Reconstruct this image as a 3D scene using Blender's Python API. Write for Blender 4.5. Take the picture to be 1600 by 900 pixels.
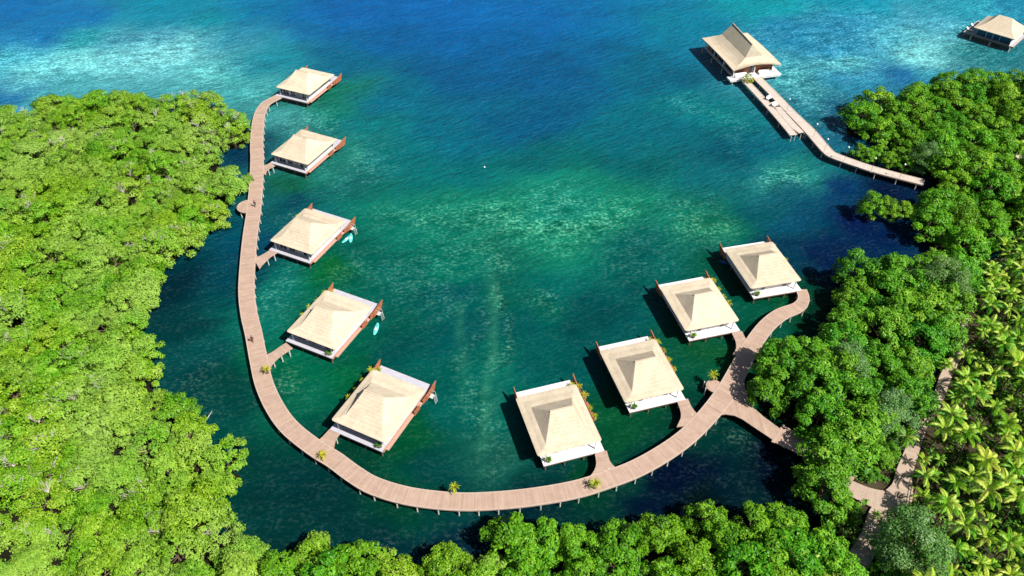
import bpy, bmesh, math, random
import numpy as np
from mathutils import Vector, Matrix, noise
rad = math.radians
for o in list(bpy.data.objects): bpy.data.objects.remove(o, do_unlink=True)
S = bpy.context.scene
COL = S.collection

# ------------------------------------------------------------------ camera, sky, sun, exposure
FPX, PITCH, CAMH = 1211.0, rad(42.96), 104.0
cam = bpy.data.objects.new("camera", bpy.data.cameras.new("camera")); COL.objects.link(cam)
cam.location = (0, 0, CAMH); cam.rotation_euler = (rad(90) - PITCH, 0, 0)
cam.data.sensor_width = 36; cam.data.lens = FPX / 1600 * 36
cam.data.clip_start = 1; cam.data.clip_end = 12000
S.camera = cam
SUN_EL = rad(50); SUN_DIR = Vector((0.80 * math.cos(SUN_EL), -0.60 * math.cos(SUN_EL), math.sin(SUN_EL)))
w = bpy.data.worlds.new("World"); S.world = w; w.use_nodes = True
nt = w.node_tree; nt.nodes.clear()
wo = nt.nodes.new("ShaderNodeOutputWorld"); bg = nt.nodes.new("ShaderNodeBackground"); sk = nt.nodes.new("ShaderNodeTexSky")
sk.sky_type = 'NISHITA'; sk.sun_disc = False; sk.sun_elevation = SUN_EL; sk.sun_rotation = math.atan2(SUN_DIR.x, SUN_DIR.y)
bg.inputs[1].default_value = 0.05
nt.links.new(sk.outputs[0], bg.inputs[0]); nt.links.new(bg.outputs[0], wo.inputs[0])
sl = bpy.data.lights.new("sun", 'SUN'); sl.energy = 5.0; sl.angle = rad(0.5); sl.color = (1.0, 0.96, 0.90)
so = bpy.data.objects.new("sun", sl); COL.objects.link(so)
so.rotation_euler = SUN_DIR.to_track_quat('Z', 'Y').to_euler(); so.location = (60, -40, 120)
S.view_settings.view_transform = 'Standard'; S.view_settings.look = 'None'
S.view_settings.exposure = 0.62; S.view_settings.gamma = 1.0; S.view_settings.use_curve_mapping = False
S.render.engine = 'CYCLES'
S.cycles.max_bounces = 5; S.cycles.diffuse_bounces = 2; S.cycles.glossy_bounces = 2; S.cycles.transmission_bounces = 2

# ------------------------------------------------------------------ helpers
def at(px, py, z=0.0):
    """point of height z seen at photo pixel px,py (1600x900)"""
    X, Y = px - 800, py - 450
    c, s = math.cos(PITCH), math.sin(PITCH)
    dx, dz = X / FPX, -Y / FPX
    wy, wz = c + dz * s, -s + dz * c
    t = (CAMH - z) / (-wz)
    return Vector((dx * t, wy * t, z))

def lin(c):
    return tuple(((v / 255) / 12.92 if v / 255 <= 0.04045 else ((v / 255 + 0.055) / 1.055) ** 2.4) for v in c)

def tag(o, label=None, cat=None, group=None, kind=None):
    if label: o["label"] = label
    if cat: o["category"] = cat
    if group: o["group"] = group
    if kind: o["kind"] = kind
    return o

def empty(name, loc, rz=0.0):
    o = bpy.data.objects.new(name, None); COL.objects.link(o)
    o.location = loc; o.rotation_euler = (0, 0, rz); o.empty_display_size = 0.3
    return o

class MB:
    def __init__(s): s.v = []; s.f = []; s.uv = []
    def face(s, pts, uv=None):
        b = len(s.v); s.v += [tuple(p) for p in pts]; s.f.append(tuple(range(b, b + len(pts))))
        s.uv.append(uv if uv else [(p[0], p[1]) for p in pts])
    def box(s, x0, x1, y0, y1, z0, z1, M=None):
        c = [Vector(p) for p in ((x0,y0,z0),(x1,y0,z0),(x1,y1,z0),(x0,y1,z0),(x0,y0,z1),(x1,y0,z1),(x1,y1,z1),(x0,y1,z1))]
        if M: c = [M @ p for p in c]
        for q in ((3,2,1,0),(4,5,6,7),(0,1,5,4),(1,2,6,5),(2,3,7,6),(3,0,4,7)): s.face([c[i] for i in q])
    def tube(s, a, b, ra, rb=None, n=7, cap=True):
        a, b = Vector(a), Vector(b); rb = ra if rb is None else rb
        d = (b - a).normalized(); u = d.orthogonal().normalized(); v = d.cross(u)
        A = [a + (u * math.cos(2*math.pi*i/n) + v * math.sin(2*math.pi*i/n)) * ra for i in range(n)]
        B = [b + (u * math.cos(2*math.pi*i/n) + v * math.sin(2*math.pi*i/n)) * rb for i in range(n)]
        for i in range(n):
            j = (i + 1) % n; s.face([A[i], A[j], B[j], B[i]])
        if cap: s.face(A[::-1]); s.face(B)
    def ball(s, c, r, n=8, m=5, sz=1.0):
        c = Vector(c)
        P = [[c + Vector((r*math.sin(math.pi*j/m)*math.cos(2*math.pi*i/n), r*math.sin(math.pi*j/m)*math.sin(2*math.pi*i/n), r*sz*math.cos(math.pi*j/m))) for i in range(n)] for j in range(m+1)]
        for j in range(m):
            for i in range(n):
                k = (i+1) % n
                if j == 0: s.face([P[0][0], P[1][i], P[1][k]])
                elif j == m-1: s.face([P[j][i], P[m][0], P[j][k]])
                else: s.face([P[j][i], P[j+1][i], P[j+1][k], P[j][k]])
    def prism(s, pts, z0, z1):
        s.face([(p[0], p[1], z1) for p in pts]); s.face([(p[0], p[1], z0) for p in pts][::-1])
        n = len(pts)
        for i in range(n):
            a, b = pts[i], pts[(i+1) % n]
            s.face([(a[0],a[1],z0),(b[0],b[1],z0),(b[0],b[1],z1),(a[0],a[1],z1)])
    def build(s, name, mat, parent=None, smooth=False, merge=False):
        me = bpy.data.meshes.new(name); me.from_pydata(s.v, [], s.f)
        uvl = me.uv_layers.new(name="UVMap"); k = 0
        flat = [c for f in s.uv for c in f]
        uvl.data.foreach_set("uv", [x for c in flat for x in c])
        if merge:
            bm = bmesh.new(); bm.from_mesh(me); bmesh.ops.remove_doubles(bm, verts=bm.verts, dist=1e-4)
            bmesh.ops.recalc_face_normals(bm, faces=bm.faces); bm.to_mesh(me); bm.free()
        if smooth: me.polygons.foreach_set("use_smooth", [True]*len(me.polygons))
        me.materials.append(mat); me.update()
        o = bpy.data.objects.new(name, me); COL.objects.link(o)
        if parent: o.parent = parent
        return o

def copy_tree(o, parent=None):
    c = o.copy(); COL.objects.link(c)
    if parent: c.parent = parent
    for ch in KIDS.get(o.name, []): copy_tree(ch, c)
    return c
KIDS = {}
def index_kids():
    KIDS.clear()
    for o in bpy.data.objects:
        if o.parent: KIDS.setdefault(o.parent.name, []).append(o)

def instance(proto_list, loc, rz, sc, name=None):
    """copy (root, parts) with shared mesh data"""
    root, parts = proto_list
    r = root.copy(); COL.objects.link(r); r.location = loc; r.rotation_euler = (random.uniform(-.06,.06), random.uniform(-.06,.06), rz)
    r.scale = (sc, sc, sc * random.uniform(.92, 1.08))
    for p in parts:
        q = p.copy(); COL.objects.link(q); q.parent = r
    return r

# ------------------------------------------------------------------ materials
def newmat(name):
    m = bpy.data.materials.new(name); m.use_nodes = True
    n = m.node_tree.nodes; l = m.node_tree.links
    return m, n, l, n["Principled BSDF"]

def solid(name, col, rough=0.7, var=0.15, scale=3.0, bump=0.0, metal=0.0):
    m, n, l, p = newmat(name)
    p.inputs["Roughness"].default_value = rough; p.inputs["Metallic"].default_value = metal
    if rough >= .9: p.inputs["Specular IOR Level"].default_value = .05
    g = n.new("ShaderNodeNewGeometry"); t = n.new("ShaderNodeTexNoise"); t.inputs["Scale"].default_value = scale; t.inputs["Detail"].default_value = 6
    r = n.new("ShaderNodeValToRGB"); r.color_ramp.elements[0].position = .3; r.color_ramp.elements[1].position = .7
    r.color_ramp.elements[0].color = tuple(c*(1-var) for c in col) + (1,); r.color_ramp.elements[1].color = tuple(min(1, c*(1+var)) for c in col) + (1,)
    l.new(g.outputs["Position"], t.inputs["Vector"]); l.new(t.outputs[0], r.inputs[0]); l.new(r.outputs[0], p.inputs["Base Color"])
    if bump:
        b = n.new("ShaderNodeBump"); b.inputs["Strength"].default_value = bump; b.inputs["Distance"].default_value = .05
        l.new(t.outputs[0], b.inputs["Height"]); l.new(b.outputs[0], p.inputs["Normal"])
    return m

def plank_mat(name, ca, cb, width=0.14):
    """boards laid across the walk: UV.x runs along it"""
    m, n, l, p = newmat(name); p.inputs["Roughness"].default_value = .75
    uv = n.new("ShaderNodeUVMap"); sp = n.new("ShaderNodeSeparateXYZ"); l.new(uv.outputs[0], sp.inputs[0])
    d = n.new("ShaderNodeMath"); d.operation = 'DIVIDE'; d.inputs[1].default_value = width; l.new(sp.outputs[0], d.inputs[0])
    fl = n.new("ShaderNodeMath"); fl.operation = 'FLOOR'; l.new(d.outputs[0], fl.inputs[0])
    wn = n.new("ShaderNodeTexWhiteNoise"); wn.noise_dimensions = '1D'; l.new(fl.outputs[0], wn.inputs["W"])
    no = n.new("ShaderNodeTexNoise"); no.noise_dimensions = '1D'; no.inputs["Scale"].default_value = 1.3; no.inputs["Detail"].default_value = 4; l.new(sp.outputs[0], no.inputs["W"])
    g = n.new("ShaderNodeNewGeometry"); n2 = n.new("ShaderNodeTexNoise"); n2.inputs["Scale"].default_value = .8; n2.inputs["Detail"].default_value = 8; l.new(g.outputs["Position"], n2.inputs["Vector"])
    a = n.new("ShaderNodeMath"); a.operation = 'MULTIPLY_ADD'; a.inputs[1].default_value = .25; l.new(wn.outputs[0], a.inputs[0]); 
    b = n.new("ShaderNodeMath"); b.operation = 'MULTIPLY_ADD'; b.inputs[1].default_value = .45; b.inputs[2].default_value = .0; l.new(no.outputs[0], b.inputs[0]); l.new(b.outputs[0], a.inputs[2])
    c = n.new("ShaderNodeMath"); c.operation = 'MULTIPLY_ADD'; c.inputs[1].default_value = .7; c.use_clamp = True; l.new(n2.outputs[0], c.inputs[0]); l.new(a.outputs[0], c.inputs[2])
    mx = n.new("ShaderNodeMix"); mx.data_type = 'RGBA'; mx.inputs[6].default_value = (*ca, 1); mx.inputs[7].default_value = (*cb, 1); l.new(c.outputs[0], mx.inputs[0])
    fr = n.new("ShaderNodeMath"); fr.operation = 'FRACT'; l.new(d.outputs[0], fr.inputs[0])
    gp = n.new("ShaderNodeMath"); gp.operation = 'LESS_THAN'; gp.inputs[1].default_value = .07; l.new(fr.outputs[0], gp.inputs[0])
    mg = n.new("ShaderNodeMix"); mg.data_type = 'RGBA'; mg.inputs[7].default_value = (ca[0]*.25, ca[1]*.25, ca[2]*.25, 1); l.new(gp.outputs[0], mg.inputs[0]); l.new(mx.outputs[2], mg.inputs[6])
    l.new(mg.outputs[2], p.inputs["Base Color"])
    return m

def leaf_mat(name, ramp, trans=.25, rough=.45, huevar=.014, patch=None):
    m, n, l, p = newmat(name)
    at_ = n.new("ShaderNodeAttribute"); at_.attribute_name = "tint"
    oi = n.new("ShaderNodeObjectInfo")
    cr = n.new("ShaderNodeValToRGB"); els = cr.color_ramp.elements
    els[0].position = ramp[0][0]; els[0].color = (*ramp[0][1], 1); els[1].position = ramp[-1][0]; els[1].color = (*ramp[-1][1], 1)
    for q in ramp[1:-1]:
        e = els.new(q[0]); e.color = (*q[1], 1)
    add = n.new("ShaderNodeMath"); add.operation = 'MULTIPLY_ADD'; add.inputs[1].default_value = .24; l.new(oi.outputs["Random"], add.inputs[0])
    sb = n.new("ShaderNodeMath"); sb.operation = 'SUBTRACT'; sb.inputs[1].default_value = .12; l.new(at_.outputs["Fac"], sb.inputs[0]); l.new(sb.outputs[0], add.inputs[2])
    l.new(add.outputs[0], cr.inputs[0])
    mr = n.new("ShaderNodeMapRange"); mr.inputs[3].default_value = .5 - huevar; mr.inputs[4].default_value = .5 + huevar
    wn = n.new("ShaderNodeTexWhiteNoise"); wn.noise_dimensions = '1D'; l.new(oi.outputs["Random"], wn.inputs["W"]); l.new(wn.outputs[0], mr.inputs[0])
    hs = n.new("ShaderNodeHueSaturation"); l.new(mr.outputs[0], hs.inputs["Hue"]); l.new(cr.outputs[0], hs.inputs["Color"])
    col = hs.outputs[0]
    if patch:
        g = n.new("ShaderNodeNewGeometry"); t = n.new("ShaderNodeTexNoise"); t.inputs["Scale"].default_value = .09; t.inputs["Detail"].default_value = 3
        l.new(g.outputs["Position"], t.inputs["Vector"])
        r2 = n.new("ShaderNodeMapRange"); r2.inputs[1].default_value = .45; r2.inputs[2].default_value = .7; r2.inputs[4].default_value = .75; l.new(t.outputs[0], r2.inputs[0])
        mx = n.new("ShaderNodeMix"); mx.data_type = 'RGBA'; mx.inputs[7].default_value = (*patch, 1); l.new(r2.outputs[0], mx.inputs[0]); l.new(col, mx.inputs[6]); col = mx.outputs[2]
    l.new(col, p.inputs["Base Color"]); p.inputs["Roughness"].default_value = rough; p.inputs["Specular IOR Level"].default_value = .2
    tr = n.new("ShaderNodeBsdfTranslucent"); l.new(col, tr.inputs[0])
    ms = n.new("ShaderNodeMixShader"); ms.inputs[0].default_value = trans
    l.new(p.outputs[0], ms.inputs[1]); l.new(tr.outputs[0], ms.inputs[2]); l.new(ms.outputs[0], n["Material Output"].inputs[0])
    return m

def thatch_mat():
    m, n, l, p = newmat("thatch"); p.inputs["Roughness"].default_value = .95; p.inputs["Specular IOR Level"].default_value = .1
    tc = n.new("ShaderNodeTexCoord"); mp = n.new("ShaderNodeMapping"); mp.inputs["Scale"].default_value = (5, 5, 9)
    t = n.new("ShaderNodeTexNoise"); t.inputs["Scale"].default_value = 1.0; t.inputs["Detail"].default_value = 8; t.inputs["Roughness"].default_value = .7
    l.new(tc.outputs["Object"], mp.inputs[0]); l.new(mp.outputs[0], t.inputs["Vector"])
    t2 = n.new("ShaderNodeTexNoise"); t2.inputs["Scale"].default_value = .45; t2.inputs["Detail"].default_value = 4
    g = n.new("ShaderNodeNewGeometry"); l.new(g.outputs["Position"], t2.inputs["Vector"])
    wv = n.new("ShaderNodeTexWave"); wv.bands_direction = 'Z'; wv.inputs["Scale"].default_value = 1.1; wv.inputs["Distortion"].default_value = 1.2; wv.inputs["Detail"].default_value = 3
    l.new(tc.outputs["Object"], wv.inputs["Vector"])
    a = n.new("ShaderNodeMath"); a.operation = 'MULTIPLY_ADD'; a.inputs[1].default_value = .5; l.new(t.outputs[0], a.inputs[0])
    b = n.new("ShaderNodeMath"); b.operation = 'MULTIPLY_ADD'; b.inputs[1].default_value = .09; l.new(wv.outputs[0], b.inputs[0])
    c = n.new("ShaderNodeMath"); c.operation = 'MULTIPLY'; c.inputs[1].default_value = .42; l.new(t2.outputs[0], c.inputs[0]); l.new(c.outputs[0], b.inputs[2]); l.new(b.outputs[0], a.inputs[2])
    r = n.new("ShaderNodeValToRGB"); r.color_ramp.elements[0].position = .28; r.color_ramp.elements[0].color = (.45, .365, .255, 1)
    r.color_ramp.elements[1].position = .72; r.color_ramp.elements[1].color = (.68, .575, .43, 1)
    oi = n.new("ShaderNodeObjectInfo"); mr = n.new("ShaderNodeMapRange"); mr.inputs[3].default_value = .9; mr.inputs[4].default_value = 1.04; l.new(oi.outputs["Random"], mr.inputs[0])
    t3 = n.new("ShaderNodeTexNoise"); t3.inputs["Scale"].default_value = 1.7; t3.inputs["Detail"].default_value = 7; t3.inputs["Roughness"].default_value = .7; l.new(g.outputs["Position"], t3.inputs["Vector"])
    m3 = n.new("ShaderNodeMapRange"); m3.inputs[1].default_value = .35; m3.inputs[2].default_value = .62; m3.inputs[3].default_value = .87; l.new(t3.outputs[0], m3.inputs[0])
    mm_ = n.new("ShaderNodeMath"); mm_.operation = 'MULTIPLY'; l.new(mr.outputs[0], mm_.inputs[0]); l.new(m3.outputs[0], mm_.inputs[1])
    sc_ = n.new("ShaderNodeVectorMath"); sc_.operation = 'SCALE'; l.new(r.outputs[0], sc_.inputs[0]); l.new(mm_.outputs[0], sc_.inputs["Scale"])
    l.new(a.outputs[0], r.inputs[0]); l.new(sc_.outputs[0], p.inputs["Base Color"])
    bp = n.new("ShaderNodeBump"); bp.inputs["Strength"].default_value = .6; bp.inputs["Distance"].default_value = .05; l.new(a.outputs[0], bp.inputs["Height"]); l.new(bp.outputs[0], p.inputs["Normal"])
    return m

M = {}
M['thatch'] = thatch_mat()
M['walk'] = plank_mat("boardwalk_planks", (.225, .138, .092), (.475, .335, .255))
M['pier'] = plank_mat("pier_planks", (.36, .29, .23), (.58, .50, .43), .18)
M['path'] = plank_mat("path_boards", (.26, .18, .13), (.46, .35, .27), .2)
M['edge'] = solid("edge_timber", (.44, .33, .265), .7, .15)
M['beam'] = solid("dark_timber", (.16, .09, .06), .8, .2)
M['pile'] = solid("weathered_pile", (.50, .48, .43), .8, .25, 2)
M['deck'] = solid("pale_concrete_deck", (.66, .64, .64), .6, .06, 1.2)
M['deckshade'] = solid("shade_tinted_deck", (.43, .42, .46), .6, .08, 1.2)  # deck copy for the left villas with bluish shade put into its colour
M['wall'] = solid("white_wall", (.62, .60, .58), .7, .05)
M['greywall'] = solid("grey_panel", (.34, .31, .29), .7, .12)
M['redwood'] = solid("reddish_wood", (.34, .115, .05), .6, .25, 2.5)
M['rimwood'] = solid("rim_board", (.42, .20, .12), .65, .2, 2.5)
M['sidewalk'] = solid("pinkish_side_boards", (.46, .27, .20), .7, .15)
M['glass'] = solid("dark_glass", (.012, .02, .035), .08, .1)
M['frame'] = solid("white_frame", (.6, .6, .6), .5, .05)
M['white'] = solid("white_paint", (.78, .77, .74), .5, .04)
M['steel'] = solid("ladder_steel", (.6, .62, .62), .35, .1, 3, 0, .4)
M['turq'] = solid("turquoise_plastic", (.12, .60, .58), .35, .06)
M['bluep'] = solid("blue_plastic", (.03, .12, .5), .35, .06)
M['darkp'] = solid("dark_pad", (.04, .05, .06), .7, .1)
M['bark'] = solid("bark", (.14, .10, .07), .9, .3, 4, .3)
M['palebark'] = solid("dead_branch", (.55, .50, .44), .9, .2, 6)
M['terracotta'] = solid("pot_clay", (.16, .10, .08), .8, .2)
M['skin'] = solid("skin", (.32, .17, .11), .6, .05)
M['cloth_dark'] = solid("dark_cloth", (.03, .03, .05), .8, .1)
M['cloth_white'] = solid("light_cloth", (.55, .55, .52), .8, .1)
M['cloth_red'] = solid("rust_cloth", (.22, .06, .04), .8, .1)
M['hair'] = solid("dark_hair", (.02, .014, .01), .6, .1)
M['mud'] = solid("dark_mud", (.013, .012, .007), .9, .5, .6, .4)
M['soil'] = solid("leaf_litter_soil", (.045, .036, .02), .95, .6, .7, .5)
M['sand'] = solid("bare_sand", (.50, .42, .33), .9, .15, 1.5, .3)
M['rail'] = solid("rail_wood", (.20, .10, .06), .7, .2)
M['lamp'] = solid("lamp_globe_glass", (.85, .85, .82), .25, .02)
M['leafL'] = leaf_mat("mangrove_leaves_bright", [(0,(.025,.12,.004)),(.3,(.115,.295,.008)),(.6,(.22,.435,.014)),(1,(.41,.57,.09))], .28, patch=(.32,.49,.09))
M['leafG'] = leaf_mat("mangrove_leaves_green", [(0,(.022,.11,.005)),(.35,(.08,.26,.008)),(.7,(.155,.385,.012)),(1,(.28,.48,.03))], .25)
M['leafD'] = leaf_mat("broadleaf_leaves", [(0,(.012,.08,.006)),(.35,(.060,.225,.008)),(.7,(.13,.355,.014)),(1,(.26,.46,.04))], .22)
M['leafP'] = leaf_mat("pale_feathery_leaves", [(0,(.04,.12,.015)),(.5,(.11,.25,.05)),(1,(.27,.38,.17))], .2)
M['palm'] = leaf_mat("palm_fronds", [(0,(.02,.13,.006)),(.4,(.10,.31,.012)),(.72,(.25,.46,.025)),(1,(.52,.62,.09))], .3, .4)
M['plant'] = leaf_mat("yellow_green_plant", [(0,(.09,.22,.01)),(.45,(.36,.40,.02)),(1,(.70,.58,.03))], .3)
M['bush'] = leaf_mat("undergrowth_leaves", [(0,(.02,.10,.008)),(.5,(.07,.24,.015)),(1,(.24,.40,.04))], .2)

# ------------------------------------------------------------------ water: one sheet to the horizon, seabed colours by place
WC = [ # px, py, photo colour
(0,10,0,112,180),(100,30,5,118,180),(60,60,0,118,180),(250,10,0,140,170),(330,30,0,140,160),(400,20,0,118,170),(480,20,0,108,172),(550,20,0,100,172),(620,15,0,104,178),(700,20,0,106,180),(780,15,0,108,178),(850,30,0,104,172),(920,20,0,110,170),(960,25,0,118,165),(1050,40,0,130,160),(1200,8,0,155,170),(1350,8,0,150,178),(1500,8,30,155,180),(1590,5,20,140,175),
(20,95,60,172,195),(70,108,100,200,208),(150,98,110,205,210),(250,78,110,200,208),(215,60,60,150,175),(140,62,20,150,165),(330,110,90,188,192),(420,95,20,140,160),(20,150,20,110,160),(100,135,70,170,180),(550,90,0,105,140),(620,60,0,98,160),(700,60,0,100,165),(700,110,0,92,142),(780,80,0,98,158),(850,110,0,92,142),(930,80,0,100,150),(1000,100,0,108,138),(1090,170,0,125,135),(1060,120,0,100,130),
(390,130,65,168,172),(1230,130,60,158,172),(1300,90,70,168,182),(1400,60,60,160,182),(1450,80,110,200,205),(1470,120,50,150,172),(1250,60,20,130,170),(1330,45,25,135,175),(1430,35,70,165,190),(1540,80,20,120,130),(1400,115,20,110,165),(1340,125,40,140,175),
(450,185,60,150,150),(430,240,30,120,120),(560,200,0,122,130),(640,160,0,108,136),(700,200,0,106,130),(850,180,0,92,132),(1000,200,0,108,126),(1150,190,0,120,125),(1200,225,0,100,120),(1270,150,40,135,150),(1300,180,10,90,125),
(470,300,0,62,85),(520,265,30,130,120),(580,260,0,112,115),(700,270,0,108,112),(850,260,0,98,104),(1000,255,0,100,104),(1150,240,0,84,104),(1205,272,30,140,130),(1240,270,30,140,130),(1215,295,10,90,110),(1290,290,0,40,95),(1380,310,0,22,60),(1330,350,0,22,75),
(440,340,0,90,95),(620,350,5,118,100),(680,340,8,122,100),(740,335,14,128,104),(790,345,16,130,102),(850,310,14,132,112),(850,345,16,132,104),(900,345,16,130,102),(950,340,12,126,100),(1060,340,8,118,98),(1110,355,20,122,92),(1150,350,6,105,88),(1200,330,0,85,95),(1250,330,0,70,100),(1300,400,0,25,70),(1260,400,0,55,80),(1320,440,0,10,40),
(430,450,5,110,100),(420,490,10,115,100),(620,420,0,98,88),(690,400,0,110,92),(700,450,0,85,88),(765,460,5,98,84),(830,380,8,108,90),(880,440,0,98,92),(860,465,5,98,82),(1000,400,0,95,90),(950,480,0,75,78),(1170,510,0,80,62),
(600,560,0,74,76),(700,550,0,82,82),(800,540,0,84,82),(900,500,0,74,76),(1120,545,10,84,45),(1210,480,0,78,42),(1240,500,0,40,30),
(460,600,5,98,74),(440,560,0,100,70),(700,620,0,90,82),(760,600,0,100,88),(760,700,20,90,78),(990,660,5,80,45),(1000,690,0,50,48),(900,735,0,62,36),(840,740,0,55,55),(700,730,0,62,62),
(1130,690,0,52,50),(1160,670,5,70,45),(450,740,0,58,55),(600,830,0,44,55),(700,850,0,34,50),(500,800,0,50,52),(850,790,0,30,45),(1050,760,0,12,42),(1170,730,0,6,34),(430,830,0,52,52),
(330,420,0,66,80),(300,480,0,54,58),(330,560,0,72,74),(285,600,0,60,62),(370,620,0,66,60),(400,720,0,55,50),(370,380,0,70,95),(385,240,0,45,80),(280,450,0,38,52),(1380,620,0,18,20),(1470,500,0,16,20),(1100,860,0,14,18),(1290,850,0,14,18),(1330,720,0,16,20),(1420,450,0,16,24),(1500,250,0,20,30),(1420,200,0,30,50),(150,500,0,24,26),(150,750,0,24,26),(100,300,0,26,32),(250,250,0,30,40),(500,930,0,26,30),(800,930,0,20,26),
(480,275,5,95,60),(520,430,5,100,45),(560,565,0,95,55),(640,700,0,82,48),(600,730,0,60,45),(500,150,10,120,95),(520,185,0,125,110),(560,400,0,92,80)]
LOOK = 1.7   # photo brightness of a sunlit surface / its own colour
gx = np.concatenate([-np.geomspace(8000, 190, 12), np.arange(-184, 184.1, 1.3), np.geomspace(190, 8000, 12)])
gy = np.concatenate([np.array([-3000,-1000,-300,-100,-20]), np.arange(30, 150, 1.1), np.arange(150, 262, 1.6), np.geomspace(268, 9000, 14)])
GX, GY = np.meshgrid(gx, gy); P = np.stack([GX.ravel(), GY.ravel()], 1); NP_ = len(P)
wp = P.copy()
for i in range(NP_):
    if abs(P[i,0]) < 200 and 20 < P[i,1] < 270:
        v = noise.fractal(Vector((P[i,0]*.045, P[i,1]*.045, 0)), 1, 2, 5); u = noise.fractal(Vector((P[i,0]*.045+31, P[i,1]*.045, 7)), 1, 2, 5)
        wp[i] += (v*8.5, u*8.5)
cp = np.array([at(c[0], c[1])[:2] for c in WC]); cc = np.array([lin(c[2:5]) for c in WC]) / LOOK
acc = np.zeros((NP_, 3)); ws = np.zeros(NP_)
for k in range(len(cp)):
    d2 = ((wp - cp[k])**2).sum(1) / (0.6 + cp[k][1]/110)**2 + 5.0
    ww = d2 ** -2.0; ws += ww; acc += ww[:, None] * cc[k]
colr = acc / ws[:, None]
def segd(a, b):
    a, b = np.array(a), np.array(b); ab = b - a; t = np.clip(((P - a) @ ab) / (ab @ ab), 0, 1); return np.linalg.norm(P - (a + t[:,None]*ab), axis=1)
rs = random.Random(5)
for pts, wd, st in (([(768,430),(773,470),(769,520),(771,560),(760,610),(763,640),(752,700)], .8, .42), ([(722,470),(719,520),(724,560),(730,640)], .8, .22), ([(800,560),(780,620),(774,660),(755,740)], .7, .14)):
    for a, b in zip(pts, pts[1:]):
        f = np.exp(-(segd(at(*a)[:2], at(*b)[:2]) / wd) ** 2) * st
        colr = colr * (1 - f[:,None]) + np.array(lin((55,140,110))) / LOOK * f[:,None]
colr = np.clip(colr, .0003, .9)
lum = colr @ np.array([.2126,.7152,.0722]); shoal = np.clip((lum - .085) / .22, 0, 1)
GB = [(680,340,60,20,.6),(780,345,60,24,.9),(850,312,45,13,.6),(865,345,75,20,1),(940,340,50,24,.9),(900,370,60,13,.5),(1095,360,38,34,.75),(1060,320,50,22,.4),(770,380,40,18,.4),(700,390,50,35,.35),(795,402,22,20,.7),(767,470,7,30,1),(860,462,32,14,.5),(640,430,55,40,.3),(690,480,50,28,.25),(772,560,5,60,.6),(722,560,5,60,.4),(758,640,18,60,.4),(1218,275,42,13,1),
(560,265,40,28,.4),(480,195,50,24,.5),(450,345,30,16,.5),(430,460,30,34,.4),(435,590,28,26,.4),(560,430,40,30,.25),(1000,400,60,40,.2),(1130,690,30,20,.3),(650,850,140,25,.18),(300,600,40,60,.15),
(20,100,70,30,.8),(110,100,90,34,1),(240,85,90,38,1),(340,115,50,28,.8),(180,50,80,12,.35),(400,145,30,20,.5),(1200,60,60,22,.4),(1240,130,45,50,1),(1300,85,60,38,1),(1390,60,80,30,.9),(1450,90,45,22,1),(1500,60,60,40,.8),(1300,150,40,30,.5),(1560,25,60,25,.6),(1340,30,90,20,.6),(1090,165,30,14,.4),(1150,195,30,20,.4)]
grain = np.zeros(NP_)
for px, py, sx_, sy_, st in GB:
    c_ = at(px, py); rx_ = abs(at(px+sx_, py).x - c_.x); ry_ = abs(at(px, py-sy_).y - at(px, py+sy_).y)/2
    wq = P + (wp - P)*.6
    grain = np.maximum(grain, st*np.exp(-(((wq[:,0]-c_.x)/rx_)**2 + ((wq[:,1]-c_.y)/ry_)**2)*.9))
nx, ny = len(gx), len(gy)
idx = np.arange(nx*ny).reshape(ny, nx)
F = np.stack([idx[:-1,:-1], idx[:-1,1:], idx[1:,1:], idx[1:,:-1]], -1).reshape(-1, 4)
me = bpy.data.meshes.new("water"); me.from_pydata(np.c_[P, np.zeros(NP_)].tolist(), [], F.tolist())
a = me.color_attributes.new("wcol", 'FLOAT_COLOR', 'POINT'); a.data.foreach_set("color", np.c_[colr, shoal].astype(np.float32).ravel())
ga_ = me.attributes.new('grain', 'FLOAT', 'POINT'); ga_.data.foreach_set('value', grain.astype(np.float32))
water = bpy.data.objects.new("water", me); COL.objects.link(water); tag(water, kind="structure")
m, n, l, p = newmat("sea_water")
ac = n.new("ShaderNodeAttribute"); ac.attribute_name = "wcol"
g = n.new("ShaderNodeNewGeometry")
def noi(scale, det, sx=1, sy=1, rot=0, rough=.55):
    mp = n.new("ShaderNodeMapping"); mp.vector_type = "TEXTURE"; mp.inputs["Rotation"].default_value = (0, 0, rot); mp.inputs["Scale"].default_value = (1/sx, 1/sy, 1)
    t = n.new("ShaderNodeTexNoise"); t.inputs["Scale"].default_value = scale; t.inputs["Detail"].default_value = det; t.inputs["Roughness"].default_value = rough
    l.new(g.outputs["Position"], mp.inputs[0]); l.new(mp.outputs[0], t.inputs["Vector"]); return t.outputs[0]
def math_(op, a, b, c=None, clamp=False):
    q = n.new("ShaderNodeMath"); q.operation = op; q.use_clamp = clamp
    for i, v in enumerate((a, b, c)):
        if v is None: continue
        if isinstance(v, (int, float)): q.inputs[i].default_value = v
        else: l.new(v, q.inputs[i])
    return q.outputs[0]
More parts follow.
